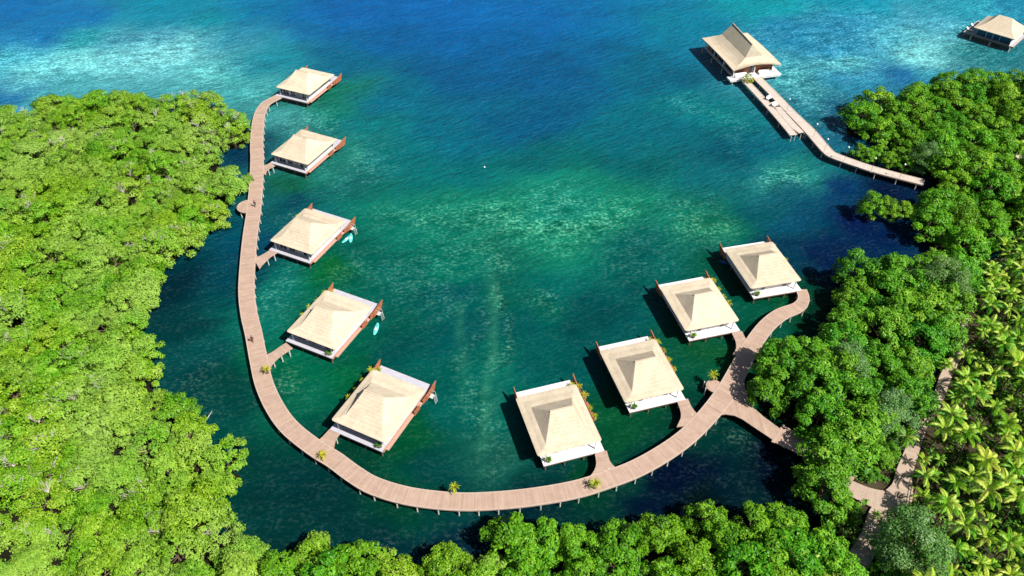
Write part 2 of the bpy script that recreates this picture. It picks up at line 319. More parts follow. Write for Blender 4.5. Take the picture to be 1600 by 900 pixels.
# seabed speckle: coral heads and seagrass tufts, only where the bottom is near
gat = n.new("ShaderNodeAttribute"); gat.attribute_name = "grain"; al = gat.outputs["Fac"]
sp1 = noi(1.5, 5, .8, 1.1, 0, .75); sp2 = noi(.11, 5, .7, 1.2, rad(10), .6); sp3 = noi(.34, 5, .7, 1.2, rad(8), .7)
dark = math_('MULTIPLY', math_('SUBTRACT', sp3, .5), math_('MULTIPLY_ADD', al, 3.0, .4))
fine = math_('MULTIPLY', math_('SUBTRACT', sp1, .5), math_('MULTIPLY_ADD', al, 1.6, .55))
big = math_('MULTIPLY', math_('SUBTRACT', sp2, .5), .8)
gain = math_('MINIMUM', math_('MAXIMUM', math_('ADD', math_('ADD', math_('ADD', dark, fine), big), 1.0), .4), 1.8)
vm = n.new("ShaderNodeVectorMath"); vm.operation = 'SCALE'; l.new(ac.outputs["Color"], vm.inputs[0]); l.new(gain, vm.inputs["Scale"])
# pale grains of coral sand, gathered into ragged drifts
drift = math_('MULTIPLY_ADD', math_('SUBTRACT', sp3, .46), 4.5, .3, clamp=True)
ga = math_('MULTIPLY', math_('SUBTRACT', sp1, .50), 12.0, clamp=True)
gr = math_('MULTIPLY', math_('MULTIPLY', ga, drift), math_('MULTIPLY_ADD', al, 1.1, .06), clamp=True)
gc = n.new("ShaderNodeVectorMath"); gc.operation = 'MULTIPLY_ADD'; l.new(ac.outputs["Color"], gc.inputs[0]); gc.inputs[1].default_value = (2.0, 1.7, 1.6); gc.inputs[2].default_value = (.15, .23, .15)
mxg = n.new("ShaderNodeMix"); mxg.data_type = 'RGBA'; l.new(gr, mxg.inputs[0]); l.new(vm.outputs[0], mxg.inputs[6]); l.new(gc.outputs[0], mxg.inputs[7])
l.new(mxg.outputs[2], p.inputs["Base Color"])
p.inputs["Roughness"].default_value = .16; p.inputs["IOR"].default_value = 1.33; p.inputs["Specular IOR Level"].default_value = .03
w1 = noi(.85, 4, .32, 1.0, rad(30), .6); w2 = noi(1.3, 4, .5, 1.1, rad(14), .6)
w3 = noi(.30, 3, .3, 1.0, rad(36), .5)
hh = math_('MULTIPLY', math_('ADD', math_('ADD', math_('MULTIPLY', w1, .8), math_('MULTIPLY', w2, .4)), math_('MULTIPLY', w3, .35)), math_('SUBTRACT', 1.0, math_('MULTIPLY', al, .72)))
bp = n.new("ShaderNodeBump"); bp.inputs["Strength"].default_value = 1.0; bp.inputs["Distance"].default_value = 1.3
sy_ = n.new("ShaderNodeSeparateXYZ"); l.new(g.outputs["Position"], sy_.inputs[0]); calm = n.new("ShaderNodeMapRange"); calm.inputs[1].default_value = 80; calm.inputs[2].default_value = 190; calm.inputs[3].default_value = .24; calm.inputs[4].default_value = 1.1; l.new(sy_.outputs[1], calm.inputs[0])
l.new(math_('MULTIPLY', hh, calm.outputs[0]), bp.inputs["Height"]); l.new(bp.outputs[0], p.inputs["Normal"])
me.materials.append(m)

# ------------------------------------------------------------------ land (flat mud banks and the palm ground)
def land(name, px, z, mat, zt=0.0, inset=0.0):
    pts = [at(x, y, zt) for x, y in px]
    # roughen the outline
    if inset:
        area = sum(pts[i].x*pts[(i+1)%len(pts)].y - pts[(i+1)%len(pts)].x*pts[i].y for i in range(len(pts)))
        sg = 1 if area > 0 else -1; new = []
        for i in range(len(pts)):
            a_, p_, b_ = pts[i-1], pts[i], pts[(i+1)%len(pts)]; d1 = (p_-a_).to_2d().normalized(); d2 = (b_-p_).to_2d().normalized(); nn = (Vector((-d1.y,d1.x)) + Vector((-d2.y,d2.x)))
            nn = nn.normalized()*inset*sg; new.append(Vector((p_.x+nn.x, p_.y+nn.y, z)))
        pts = new
    out = []
    for i in range(len(pts)):
        a_, b_ = pts[i], pts[(i+1) % len(pts)]; k = max(1, int((b_ - a_).length / 2.5))
        for j in range(k):
            q = a_.lerp(b_, j / k); out.append((q.x + noise.noise(q*.3)*1.0, q.y + noise.noise(q*.3 + Vector((9,9,9)))*1.0))
    bm = bmesh.new(); vs = [bm.verts.new((x, y, z)) for x, y in out]; top = bm.faces.new(vs)
    r = bmesh.ops.extrude_face_region(bm, geom=[top]); ev = [e for e in r['geom'] if isinstance(e, bmesh.types.BMVert)]
    cx = sum(v.co.x for v in ev)/len(ev); cy = sum(v.co.y for v in ev)/len(ev)
    for v in vs: v.co.z = -.6
    bmesh.ops.recalc_face_normals(bm, faces=bm.faces)
    bmesh.ops.triangulate(bm, faces=[f for f in bm.faces if len(f.verts) > 4])
    me = bpy.data.meshes.new(name); bm.to_mesh(me); bm.free(); me.materials.append(mat)
    o = bpy.data.objects.new(name, me); COL.objects.link(o); return tag(o, kind="structure")

REG_A = [(-120,205),(0,170),(60,162),(130,143),(200,142),(260,147),(310,142),(355,150),(398,168),(399,192),(376,216),(342,214),(355,240),(376,285),(364,303),(352,333),(338,340),(285,383),(255,402),(243,425),(232,470),(238,505),(255,545),(250,575),(258,600),(316,640),(345,688),(385,700),(391,722),(362,752),(335,790),(400,825),(412,862),(400,960),(-160,980)]
REG_B = [(412,862),(480,850),(565,843),(600,855),(628,878),(660,888),(700,868),(738,892),(760,872),(768,850),(800,815),(820,825),(845,808),(900,806),(925,818),(965,806),(1010,798),(1060,802),(1100,785),(1150,788),(1200,768),(1240,782),(1262,800),(1325,812),(1338,850),(1322,960),(700,965),(405,965)]
REG_C = [(1322,405),(1372,402),(1440,398),(1500,400),(1530,430),(1512,470),(1495,520),(1470,580),(1450,625),(1430,655),(1395,690),(1372,735),(1340,748),(1322,760),(1335,805),(1262,790),(1245,755),(1232,725),(1250,695),(1225,652),(1185,630),(1182,602),(1205,556),(1225,520),(1275,490),(1312,450)]
REG_E = [(1318,160),(1350,142),(1395,152),(1440,128),(1500,112),(1570,112),(1700,118),(1760,330),(1600,345),(1575,400),(1505,398),(1452,372),(1432,340),(1424,308),(1448,285),(1446,262),(1440,240),(1405,222),(1345,200),(1316,190)]
REG_P = [(1590,190),(1720,200),(1760,980),(1250,960),(1290,860),(1300,740),(1380,690),(1430,650),(1470,600),(1500,540),(1510,480),(1530,420),(1570,400),(1580,340)]
land("mud_bank", REG_A, .12, M['mud'], 4.2, 2.6)
land("mud_bank", REG_B, .125, M['mud'], 4.2, 2.6)
land("mud_bank", REG_C, .13, M['mud'], 4.2, 2.6)
land("mud_bank", REG_E, .135, M['mud'], 4.2, 2.6)
land("ground", REG_P, .5, M['soil'])

# ------------------------------------------------------------------ timber decks
def spline(pts, step=.5):
    P_ = [pts[0] + (pts[0]-pts[1])] + pts + [pts[-1] + (pts[-1]-pts[-2])]
    out = []
    for i in range(1, len(P_)-2):
        p0, p1, p2, p3 = P_[i-1], P_[i], P_[i+1], P_[i+2]
        k = max(2, int((p2-p1).length / step))
        for j in range(k):
            t = j / k
            out.append(.5*((2*p1) + (p2-p0)*t + (2*p0-5*p1+4*p2-p3)*t*t + (3*p1-p0-3*p2+p3)*t**3))
    out.append(P_[-2]); return out

def ribbon(name, px, widths, z, mat, parent, thick=.16, edge=None, edge_mat=None, step=.7):
    ctr = [at(x, y, z) for x, y in px]
    if not isinstance(widths, (list, tuple)): widths = [widths]*len(px)
    q = [Vector((c.x, c.y, wd)) for c, wd in zip(ctr, widths)]
    sp = spline(q, step); L, R_, U = [], [], []; u = 0
    for i, c in enumerate(sp):
        a_ = sp[max(0, i-1)]; b_ = sp[min(len(sp)-1, i+1)]; d = Vector((b_.x-a_.x, b_.y-a_.y, 0)).normalized(); nrm = Vector((-d.y, d.x, 0))
        if i: u += Vector((c.x-sp[i-1].x, c.y-sp[i-1].y)).length
        o_ = Vector((c.x, c.y, z)); L.append(o_ + nrm*c.z/2); R_.append(o_ - nrm*c.z/2); U.append(u)
    mb = MB(); dn = Vector((0,0,-thick))
    for i in range(len(sp)-1):
        uv = [(U[i],0),(U[i+1],0),(U[i+1],3),(U[i],3)]
        mb.face([R_[i], R_[i+1], L[i+1], L[i]], uv)
        mb.face([L[i]+dn, L[i+1]+dn, R_[i+1]+dn, R_[i]+dn], uv)
        mb.face([L[i], L[i+1], L[i+1]+dn, L[i]+dn], [(.05,0)]*4); mb.face([R_[i]+dn, R_[i+1]+dn, R_[i+1], R_[i]], [(.05,0)]*4)
    for i in (0, -1):
        f = [L[i], R_[i], R_[i]+dn, L[i]+dn]; mb.face(f if i == 0 else f[::-1], [(.05,0)]*4)
    o = mb.build(name, mat, parent)
    if edge:
        for S_, sg in ((L, 1), (R_, -1)):
            e = MB()
            for i in range(len(sp)-1):
                a_, b_ = S_[i], S_[i+1]; d = (b_-a_).normalized(); nr = Vector((-d.y, d.x, 0))*sg
                p_ = [a_ - nr*.16, a_ + nr*.03, b_ + nr*.03, b_ - nr*.16]
                up = Vector((0,0,edge)); lo = Vector((0,0,-.26))
                e.face([v+up for v in p_]); e.face([p_[1]+lo, p_[2]+lo, p_[2]+up, p_[1]+up]); e.face([p_[0], p_[3], p_[3]+up, p_[0]+up])
            e.build("edge_board", edge_mat, parent)
    return sp, L, R_, U

def pile_mesh(h, r=.11):
    mb = MB(); mb.tube((0,0,0), (0,0,h), r*1.1, r, 8); return mb
WZ = 1.68
walk = empty("boardwalk", at(710, 783, 0)); walk_inv = Matrix.Translation(-walk.location)
tag(walk, "long curved plank boardwalk on pale piles sweeping round the bay past nine villas", "boardwalk")
MAIN = [(436,150),(423,156.5),(413,164),(405.3,179.6),(402,204),(401,231),(401.6,245),(400.6,282),(397,324),(391,366.6),(387,409),(385,453),(389,490),(396,520),(404,562),(413,600),(430,637),(453,668),(490,698),(522,718),(552,740),(585,759),(640,775),(710,783),(770,782),(835,775.6),(900,764),(950,748.5),(993,732),(1035,709),(1073,682),(1105,650),(1135,612),(1157,572),(1173,543),(1196,511),(1220,491),(1248,479),(1256,466),(1252,452)]
WID = [2.3,2.3,2.5,2.8] + [3.0]*27 + [3.1,3.3,3.1,3.0,2.9,2.8,2.4,2.1,2.1]
def attach(objs, root):
    for o in objs: o.location = -Vector(root.location)
sp, L, R_, U = ribbon("deck", MAIN, WID, WZ, M['walk'], walk, edge=.012, edge_mat=M['edge'])
LINKS = [[(399,409,5.2),(408,405.5,2.6),(418,398.5,1.9),(429,391.5,1.9)],
         [(405,268,4.6),(412,264,2.3),(418,260.5,1.9),(426,256.5,1.9)],
         [(405,571,6.0),(415,564.5,3.4),(428,556,2.1),(440,547.5,2.0),(452,539.5,2.0)],
         [(497,704,6.4),(508,694.5,3.4),(515,684,2.3),(523,674,2.1)],
         [(948,742,5.5),(945.5,733,3.5),(942.5,722,2.2),(938.5,705,2.0)],
         [(1083,664,5.5),(1077.5,650,3.0),(1072,638,2.1),(1066,624,2.0)],
         [(1168,553,5.5),(1163.5,543,3.2),(1158,532,2.1),(1151,518,2.0)],
         # fan and branch towards the shore
         [(1214,676,4.4),(1240,690,3.6),(1290,720,3.2),(1330,752,3.2)]]
for i, lk in enumerate(LINKS):
    ribbon("side_walkway", [(a_, b_) for a_, b_, c in lk], [c for a_, b_, c in lk], WZ - .006 - .004*i, M['walk'], walk, thick=.14)
# rounded bays
def bay(px, py, r, sq=1.0, ang=0):
    c = at(px, py, WZ - .05); mb = MB()
    pts = [(c.x + r*math.cos(t)*sq*math.cos(ang) - r*math.sin(t)*math.sin(ang), c.y + r*math.cos(t)*sq*math.sin(ang) + r*math.sin(t)*math.cos(ang)) for t in [2*math.pi*k/28 for k in range(28)]]
    mb.prism(pts, WZ - .2, WZ - .05); mb.build("viewing_bay", M['walk'], walk)
bay(387.5, 322, 2.4); bay(1116, 603, 1.4)
fan = [at(x, y, WZ-.045) for x, y in ((1096,656),(1110,652.5),(1122,648.5),(1134,647),(1147,649),(1160,655),(1176,666),(1200,682),(1226,700),(1240,688),(1214,666),(1192,650),(1178,637),(1169,622),(1164,606),(1163,588),(1168,570),(1150,575),(1120,620))]
mb = MB(); mb.prism([(q.x, q.y) for q in fan][::-1], WZ-.2, WZ-.045); mb.build("junction_deck", M['walk'], walk)
# piles: nearest-to-camera edge row as parts
pm = pile_mesh(WZ + .6 - .02).build("pile", M['pile'], walk); pm.location = (0,0,-99)
pd = pm.data; rows = []
nxt = 1.5
for i in range(len(sp)):
    if U[i] >= nxt:
        nxt += 3.05
        for e, o_ in ((L[i], R_[i]), (R_[i], L[i])):
            vis = 1 if (i and e.y < o_.y + .0) or (e.x > o_.x and e.x < -20) else 0
            q = e.lerp(o_, .04); rows.append((vis, q))
extra = []
for lk in LINKS:
    for a_, b_ in zip(lk[1:], lk[2:]):
        c = at(.5*(a_[0]+b_[0]), .5*(a_[1]+b_[1]), WZ); extra += [(1, c + Vector((.7,-.5,0))), (0, c + Vector((-.7,.5,0)))]
for px_, py_ in ((374.5,318),(375.5,330),(1101,596),(1103,606)): extra.append((1, at(px_, py_, WZ)))
rows = extra + rows
vis = [q for v, q in rows if v]; hid = [q for v, q in rows if not v]
if len(vis) > 99: hid += vis[99:]; vis = vis[:99]
for k, q in enumerate(vis):
    o = pm if k == 0 else pm.copy()
    if k: COL.objects.link(o)
    o.parent = walk; o["_p"] = 1; o.location = (q.x, q.y, -.6)
mb = MB()
for q in hid: mb.tube((q.x, q.y, -.6), (q.x, q.y, WZ - .17), .12, .11, 6)
hp = mb.build("piles", M['pile'], walk); hp["kind"] = "stuff"
# cross beams under deck
mb = MB(); mb.tube((-1.45,0,0), (1.45,0,0), .09, .09, 4); cb = mb.build("cross_beam", M['beam'], walk); nxt = 1.5; first = True
for i in range(1, len(sp)):
    if U[i] >= nxt:
        nxt += 3.05; c_ = (L[i]+R_[i])/2; d_ = L[i]-R_[i]; o = cb if first else cb.copy()
        if not first: COL.objects.link(o)
        first = False; o.parent = walk; o.location = (c_.x, c_.y, WZ-.27); o.rotation_euler = (0,0,math.atan2(d_.y, d_.x))
for o in bpy.data.objects:
    if o.parent == walk: o.location = Vector(o.location) - Vector(walk.location)

# ------------------------------------------------------------------ villas
def ring(hx, hy, cx, cy, z, r, k=5):
    pts = []
    for sx, sy, a0 in ((1,1,0),(-1,1,90),(-1,-1,180),(1,-1,270)):
        for i in range(k):
            t = rad(a0 + 90*i/(k-1)); pts.append(Vector((cx + sx*(hx-r) + r*math.cos(t), cy + sy*(hy-r) + r*math.sin(t), z)))
    return pts
def roof_mesh(rings, seg=10, sag=.03):
    mb = MB(); n_ = len(rings[0]); 
    # subdivide along long sides for slight unevenness
    def fine(r):
        out = []
        for i in range(n_):
            a_, b_ = r[i], r[(i+1) % n_]; k = seg if i % 5 == 4 else 1
            for j in range(k):
                q = a_.lerp(b_, j/k); out.append(q)
        return out
    Rr = [fine(r) for r in rings]; nn = len(Rr[0])
    for ri, r in enumerate(Rr):
        if 1 <= ri < len(Rr)-1:
            for q in r:
                v = noise.noise(Vector((q.x*.9, q.y*.9, q.z*2))) * sag; q.z += v
    for a_, b_ in zip(Rr, Rr[1:]):
        for i in range(nn):
            j = (i+1) % nn; mb.face([a_[i], a_[j], b_[j], b_[i]])
    mb.face(Rr[0][::-1]); mb.face(Rr[-1])
    return mb

def lerp_ring(a_, b_, t, drop=0): return [p_.lerp(q, t) - Vector((0,0,drop)) for p_, q in zip(a_, b_)]

def build_villa(m, near):
    """m=+1: link and planted screen on the right, -1 mirrored. z=0 water, deck 1.7, eave 4.0"""
    root = empty("thatched_villa", (0,0,0))
    X = lambda a_, b_: (min(a_*m, b_*m), max(a_*m, b_*m))
    DZ = 1.7
    # stilts
    pl = pile_mesh(DZ - .25 + .6, .12)
    base = None
    for gx_ in (-4.0, -.8, 2.4, 5.4):
        for gy_ in (-6.0, -1.0, 4.0, 8.6):
            if base is None: base = pl.build("stilt", M['beam'], root); o = base
            else: o = base.copy(); COL.objects.link(o); o.parent = root
            o.location = (gx_*m, gy_, -.6)
    mb = MB(); x0, x1 = X(-4.4, 5.7)
    mb.box(x0, x1, -6.35, 8.9, DZ-.14, DZ); dk = mb.build("deck", M['deck' if m > 0 else 'deckshade'], root)
    mb = MB(); mb.box(x0+.04, x1-.04, -6.31, 8.86, DZ-.42, DZ-.141); mb.build("deck_beam", M['beam'], root)
    # reddish rim board along the two long sides
    for xa in ((-4.42, 5.72) if m < 0 else (5.72,)):
        mb = MB(); a_, b_ = X(xa-.05, xa+.05); mb.box(a_, b_, -6.2 if xa < 0 else -4.2, 8.92, DZ-.40, DZ+.06); mb.build("rim_board", M['rimwood'], root)
    if m < 0:   # narrow timber side walk
        mb = MB(); a_, b_ = X(-5.05, -4.475); mb.box(a_, b_, -5.6, 8.6, DZ-.22, DZ-.06); mb.build("side_walk", M['sidewalk'], root)
        for y0 in (2.2, 4.9):
            mb = MB(); a_, b_ = X(-5.12, -5.06); mb.box(a_, b_, y0, y0+1.7, DZ-.4, DZ+.75); mb.build("screen_panel", M['redwood'], root)
    # walls
    wx0, wx1 = X(-3.9, 4.3); wy0, wy1 = -4.75, 5.0
    if m > 0: wy0 = -4.6
    mb = MB(); t = .2
    mb.box(wx0, wx1, wy0, wy0+t, DZ, 3.97); mb.box(wx0, wx1, wy1-t, wy1, DZ, 3.97)
    mb.box(wx0, wx0+t, wy0+t, wy1-t, DZ, 3.97); mb.box(wx1-t, wx1, wy0+t, wy1-t, DZ, 3.97)
    mb.build("wall", M['wall'], root)
    def panel(kind, a_, b_, z0, z1, mat, back=False, side=None):
        fr = MB(); gl = MB(); q0, q1 = X(a_, b_)
        if side is None:
            y = wy1 if back else wy0; s_ = 1 if back else -1
            def B(mb_, xa, xb, za, zb, off): mb_.box(xa, xb, min(y, y+s_*off), max(y, y+s_*off), za, zb)
            B(gl, q0+.08, q1-.08, z0+.08, z1-.08, .05)
            B(fr, q0, q1, z1-.08, z1, .09); B(fr, q0, q1, z0, z0+.08, .09); B(fr, q0, q0+.08, z0+.08, z1-.08, .09); B(fr, q1-.08, q1, z0+.08, z1-.08, .09)
            if q1-q0 > 1.2: xm = (q0+q1)/2; B(fr, xm-.04, xm+.04, z0+.08, z1-.08, .09)
        else:
            xx = side*m; s_ = 1 if xx > 0 else -1; xx = (wx1 if xx > 0 else wx0)
            def B(mb_, ya, yb, za, zb, off): mb_.box(min(xx, xx+s_*off), max(xx, xx+s_*off), ya, yb, za, zb)
            B(gl, a_+.08, b_-.08, z0+.08, z1-.08, .05)
            B(fr, a_, b_, z1-.08, z1, .09); B(fr, a_, b_, z0, z0+.08, .09); B(fr, a_, a_+.08, z0+.08, z1-.08, .09); B(fr, b_-.08, b_, z0+.08, z1-.08, .09)
        g_ = gl.build(kind, mat, root); fr.build("frame", M['frame'], g_)
    if m < 0:
        panel("window", 2.2, 4.1, DZ+.02, 3.9, M['glass']); panel("window", .2, 1.7, DZ+.02, 3.9, M['glass'])
        panel("door", -1.6, .1, DZ+.02, 3.9, M['greywall']); panel("window", -3.7, -1.8, DZ+.02, 3.9, M['glass'])
    else:
        panel("window", 2.3, 3.3, DZ+.02, 3.9, M['glass']); panel("window", -2.2, -1.3, DZ+.02, 3.9, M['glass']); panel("door", .1, 1.3, DZ+.02, 3.9, M['wall'])
    panel("window", -3.4, -.4, DZ+.02, 3.9, M['glass'], True); panel("window", .2, 3.6, DZ+.02, 3.9, M['glass'], True)
    panel("window", 1.2, 3.4, DZ+.9, 3.6, M['glass'], side=-1); panel("window", -3.2, -1.6, DZ+.9, 3.6, M['glass'], side=-1)
    # porch posts
    pb = MB(); pb.box(-.09, .09, -.09, .09, 0, 2.4); o = pb.build("porch_post", M['frame'], root); o.location = (-3.9*m, -5.6, DZ)
    for q in ((4.4*m, -5.6), (-3.6*m, 5.8), (4.4*m, 5.8)):
        c = o.copy(); COL.objects.link(c); c.parent = root; c.location = (*q, DZ)
    # roof
    E0 = ring(5.12, 5.85, 0, 0, 3.76, .35); E1 = ring(5.28, 6.02, 0, 0, 4.0, .45)
    K = ring(3.5, 3.75, 0, -.7, 4.52, .15); T = ring(1.9, .12, .45*m, -.25, 6.75, .05)
    rings = [E0, E1, lerp_ring(E1, K, .5, .02), K, lerp_ring(K, T, .5, .03), T]
    rf = roof_mesh(rings).build("roof", M['thatch'], root, merge=True)
    mb = MB(); mb.box(.45*m-1.95, .45*m+1.95, -.37, -.13, 6.66, 6.84); mb.build("ridge_cap", M['thatch'], rf)
    # privacy screens: short one at one terrace side, long planted one at the other
    def screen(xc, y0, ytip, zf, zt):
        mb = MB(); a_, b_ = X(xc-.07, xc+.07)
        prof = [(y0, DZ-.5), (ytip-.5, DZ-.5), (ytip+.35, zt), (ytip-.15, zt), (y0, zf)]
        A = [Vector((a_, y, z)) for y, z in prof]; B_ = [Vector((b_, y, z)) for y, z in prof]
        mb.face(A[::-1]); mb.face(B_)
        for i in range(len(prof)):
            j = (i+1) % len(prof); mb.face([A[i], A[j], B_[j], B_[i]])
        return mb.build("privacy_screen", M['redwood'], root, merge=True)
    screen(-4.6 if m > 0 else -5.15, 5.9, 8.9, 2.35, 2.9); screen(5.95, 6.0, 8.9, 2.35, 2.9)
    for k in range(3):
        mb = MB(); a_, b_ = X(5.88, 6.02); y0 = -.6 + 2.2*k; mb.box(a_, b_, y0, y0+1.9, DZ-.4, 2.75 - .05*k); mb.build("screen_panel", M['redwood'], root)
        mb = MB(); a_, b_ = X(6.03, 6.5); mb.box(a_, b_, y0+.2, y0+1.7, DZ-.1, DZ+.4); mb.build("planter_box", M['redwood'], root)
    # terrace furniture rail at the sea end
    # water ladder platform
    if m > 0: return root
    lx = -5.1
    mb = MB(); a_, b_ = X(lx-.8, lx-.06); mb.box(a_, b_, 6.7, 7.6, DZ-.5, DZ-.4); lp = mb.build("ladder_landing", M['frame'], root)
    mb = MB()
    for yy in (6.8, 7.5):
        mb.tube((m*(lx-.9), yy, DZ+.55), (m*(lx-1.25), yy, -.4), .04, .04, 6)
        mb.tube((m*(lx-.05), yy, DZ+.55), (m*(lx-.9), yy, DZ+.55), .04, .04, 6)
    for k in range(5):
        t = .25 + .14*k; z = (DZ+.55)*(1-t) + -.4*t; x = m*((lx-.9)*(1-t)+(lx-1.25)*t); mb.tube((x, 6.8, z), (x, 7.5, z), .035, .035, 6)
    mb.build("ladder", M['steel'], lp)
    return root

VIL = [(-54.83,188.14,-23.4,-1,"thatched villa farthest out on the left arm, at the seaward end of the boardwalk"),
 (-48.85,156.27,-25.0,-1,"thatched villa second from the sea on the left arm, beside the boardwalk's half-round bay"),
 (-41.84,124.70,-25.0,-1,"thatched villa on the left arm with two turquoise boards floating at its outer corner"),
 (-33.01,99.19,-25.3,-1,"thatched villa on the left arm with a single turquoise board afloat beside it"),
 (-21.61,79.48,-26.0,-1,"largest-looking left-arm thatched villa, nearest the bottom curve, with bare pale front deck"),
 (7.33,76.61,16.6,1,"thatched villa standing lowest in the photo, right of centre above the bottom curve"),
 (21.92,87.00,15.9,1,"thatched villa on the right arm, second from the bottom, between two others"),
 (34.60,103.15,14.8,1,"thatched villa on the right arm, second from the boardwalk's upper right end"),
 (48.96,114.13,13.2,1,"thatched villa at the boardwalk's upper right end with a blue kayak in its shadow")]
pL = build_villa(-1, True); pR = build_villa(1, True)
bpy.context.view_layer.update(); index_kids()
villas = []; usedv = {}
for x, y, a_, m_, lab in VIL:
    pr = pL if m_ < 0 else pR
    o = pr if m_ not in usedv else copy_tree(pr); usedv[m_] = 1
    o.location = (x, y, 0); o.rotation_euler = (0, 0, rad(a_)); villas.append(o)
    tag(o, lab, "villa", "thatched villas on stilts along the curved boardwalk")
for o in villas[0:2]:
    for q in [q for q in bpy.data.objects if q.parent == o and q.name.startswith('ladder_landing')]:
        for r_ in [r_ for r_ in bpy.data.objects if r_.parent == q]: bpy.data.objects.remove(r_, do_unlink=True)
        bpy.data.objects.remove(q, do_unlink=True)

# pavilion at the pier head
def build_pavilion():
    c = at(1158, 96, 1.7)
    root = empty("thatched_pavilion", (64.2, 204.7, 0), rad(14.2))
    tag(root, "large thatched pavilion with steep pointed ridge at the head of the straight pier", "pavilion")
    DZ = 1.7
    base = None
    for gx_ in (-6.6, -2.2, 2.2, 6.6):
        for gy_ in (-10.0, -3.3, 3.3, 9.6):
            if base is None: base = pile_mesh(DZ-.3+.6, .15).build("stilt", M['pile'], root); o = base
            else: o = base.copy(); COL.objects.link(o); o.parent = root
            o.location = (gx_, gy_, -.6)
    mb = MB(); mb.box(-6.2, 7.6, -8.4, 10.2, DZ-.15, DZ); mb.box(-7.7, 7.6, -10.7, -8.4, DZ-.15, DZ); mb.build("deck", M['deck'], root)
    mb = MB(); mb.box(-7.6, 7.5, -10.6, -8.3, DZ-.55, DZ-.151); mb.build("deck_beam", M['white'], root)
    mb = MB(); mb.box(-5.6, -5.4, -8.6, 8.6, DZ, 4.6); mb.box(5.4, 5.6, -8.6, 8.6, DZ, 4.6); mb.box(-5.4, 5.4, 8.4, 8.6, DZ, 4.6)
    mb.box(-5.4, -1.0, -8.0, -7.8, DZ, 4.6); mb.box(.9, 5.4, -8.0, -7.8, DZ, 4.6); mb.build("wall", M['redwood'], root)
    mb = MB(); mb.box(-1.0, .9, -7.9, -7.8, DZ, 4.4); g_ = mb.build("door", M['glass'], root)
    mb = MB(); mb.box(-.1, .05, -7.98, -7.901, DZ, 4.4); mb.build("frame", M['frame'], g_)
    for yy in (-6.5, -2, 2.5):
        mb = MB(); mb.box(-5.68, -5.6, yy, yy+3.2, DZ+.3, 4.2); mb.build("window", M['glass'], root)
    pb = MB(); pb.tube((0,0,0), (0,0,2.6), .16, .16, 8)
    o = pb.build("porch_post", M['white'], root); o.location = (-6.3, -9.2, DZ)
    for q in ((-.2, -9.2), (6.3, -9.2), (-6.3, -3), (-6.3, 3), (-6.3, 8.6), (6.3, 8.6), (6.3, 0)):
        c_ = o.copy(); COL.objects.link(c_); c_.parent = root; c_.location = (*q, DZ)
    # roof: swept lower skirt, steep upper part, ridge that juts up and out at the far end
    hx, hy = 7.15, 10.1
    mb = MB()
    kx, ky0, ky1 = 2.6, -7.4, 7.4; kz = 6.3; rz_ = 9.6
    def skirt(side):
        n_ = 12; out = []
        return out
    nseg = 14
    def eave(t, side):  # lifted middle on the front, level corners
        return 0
    def grid(A0, A1, B0, B1, lift=0, sag=.35, nu=14, nv=6):
        G = []
        for j in range(nv+1):
            v = j/nv; row = []
            for i in range(nu+1):
                u = i/nu; p_ = Vector(A0).lerp(Vector(A1), u).lerp(Vector(B0).lerp(Vector(B1), u), v)
                p_.z += -sag*math.sin(math.pi*v) + lift*math.sin(math.pi*u)*(1-v)**1.5
                p_.z += noise.noise(p_*.7)*.04
                row.append(p_)
            G.append(row)
        for j in range(nv):
            for i in range(nu): mb.face([G[j][i], G[j][i+1], G[j+1][i+1], G[j+1][i]])
        for i in range(nu):   # eave thickness
            d = Vector((0,0,-.32)); mb.face([G[0][i+1], G[0][i], G[0][i]+d, G[0][i+1]+d])
    EZ = 4.4
    c0, c1, c2, c3 = (-hx,-hy,EZ), (hx,-hy,EZ), (hx,hy,EZ), (-hx,hy,EZ)
    k0, k1, k2, k3 = (-kx,ky0,kz), (kx,ky0,kz), (kx,ky1,kz), (-kx,ky1,kz)
    r0, r1 = (.1,-5.0,8.6), (.3,7.3,9.1)
    grid(c0, c1, k0, k1, 1.1); grid(c1, c2, k1, k2, .25); grid(c2, c3, k2, k3, .25); grid(c3, c0, k3, k0, .25)
    mb.build("lower_roof", M['thatch'], root, merge=True)
    mb = MB()
    u0, u1, u2, u3 = [Vector(q) + Vector((0,0,.03)) for q in (k0,k1,k2,k3)]
    def face_grid(a_, b_, c_, d_, sag=.15, nu=8, nv=5):
        G = [[Vector(a_).lerp(Vector(b_), i/nu).lerp(Vector(d_).lerp(Vector(c_), i/nu), j/nv) for i in range(nu+1)] for j in range(nv+1)]
        for j in range(nv):
            for i in range(nu): mb.face([G[j][i], G[j][i+1], G[j+1][i+1], G[j+1][i]])
    R0, R1 = Vector(r0), Vector(r1)
    face_grid(u3, u0, R0, R1); face_grid(u1, u2, R1, R0); mb.face([u0, u1, R0])
    mb.face([u2, u3, R1]); mb.face([u0, u3, u2, u1])
    up = mb.build("upper_roof", M['thatch_shaded'], root, merge=True)
    mb = MB(); mb.tube(R0 + Vector((0,-.1,.02)), R1 + Vector((0,.15,.05)), .16, .16, 6); mb.build("ridge_cap", M['thatch'], up)
    return root
mm = M['thatch'].copy(); mm.name = "shaded_thatch"; M['thatch_shaded'] = mm  # darker thatch copy: shade of the steep upper slopes put into the colour
for nd in mm.node_tree.nodes:
    if nd.type == 'VALTORGB':
        nd.color_ramp.elements[0].color = (.30, .26, .185, 1); nd.color_ramp.elements[1].color = (.50, .45, .34, 1)
pav = build_pavilion()

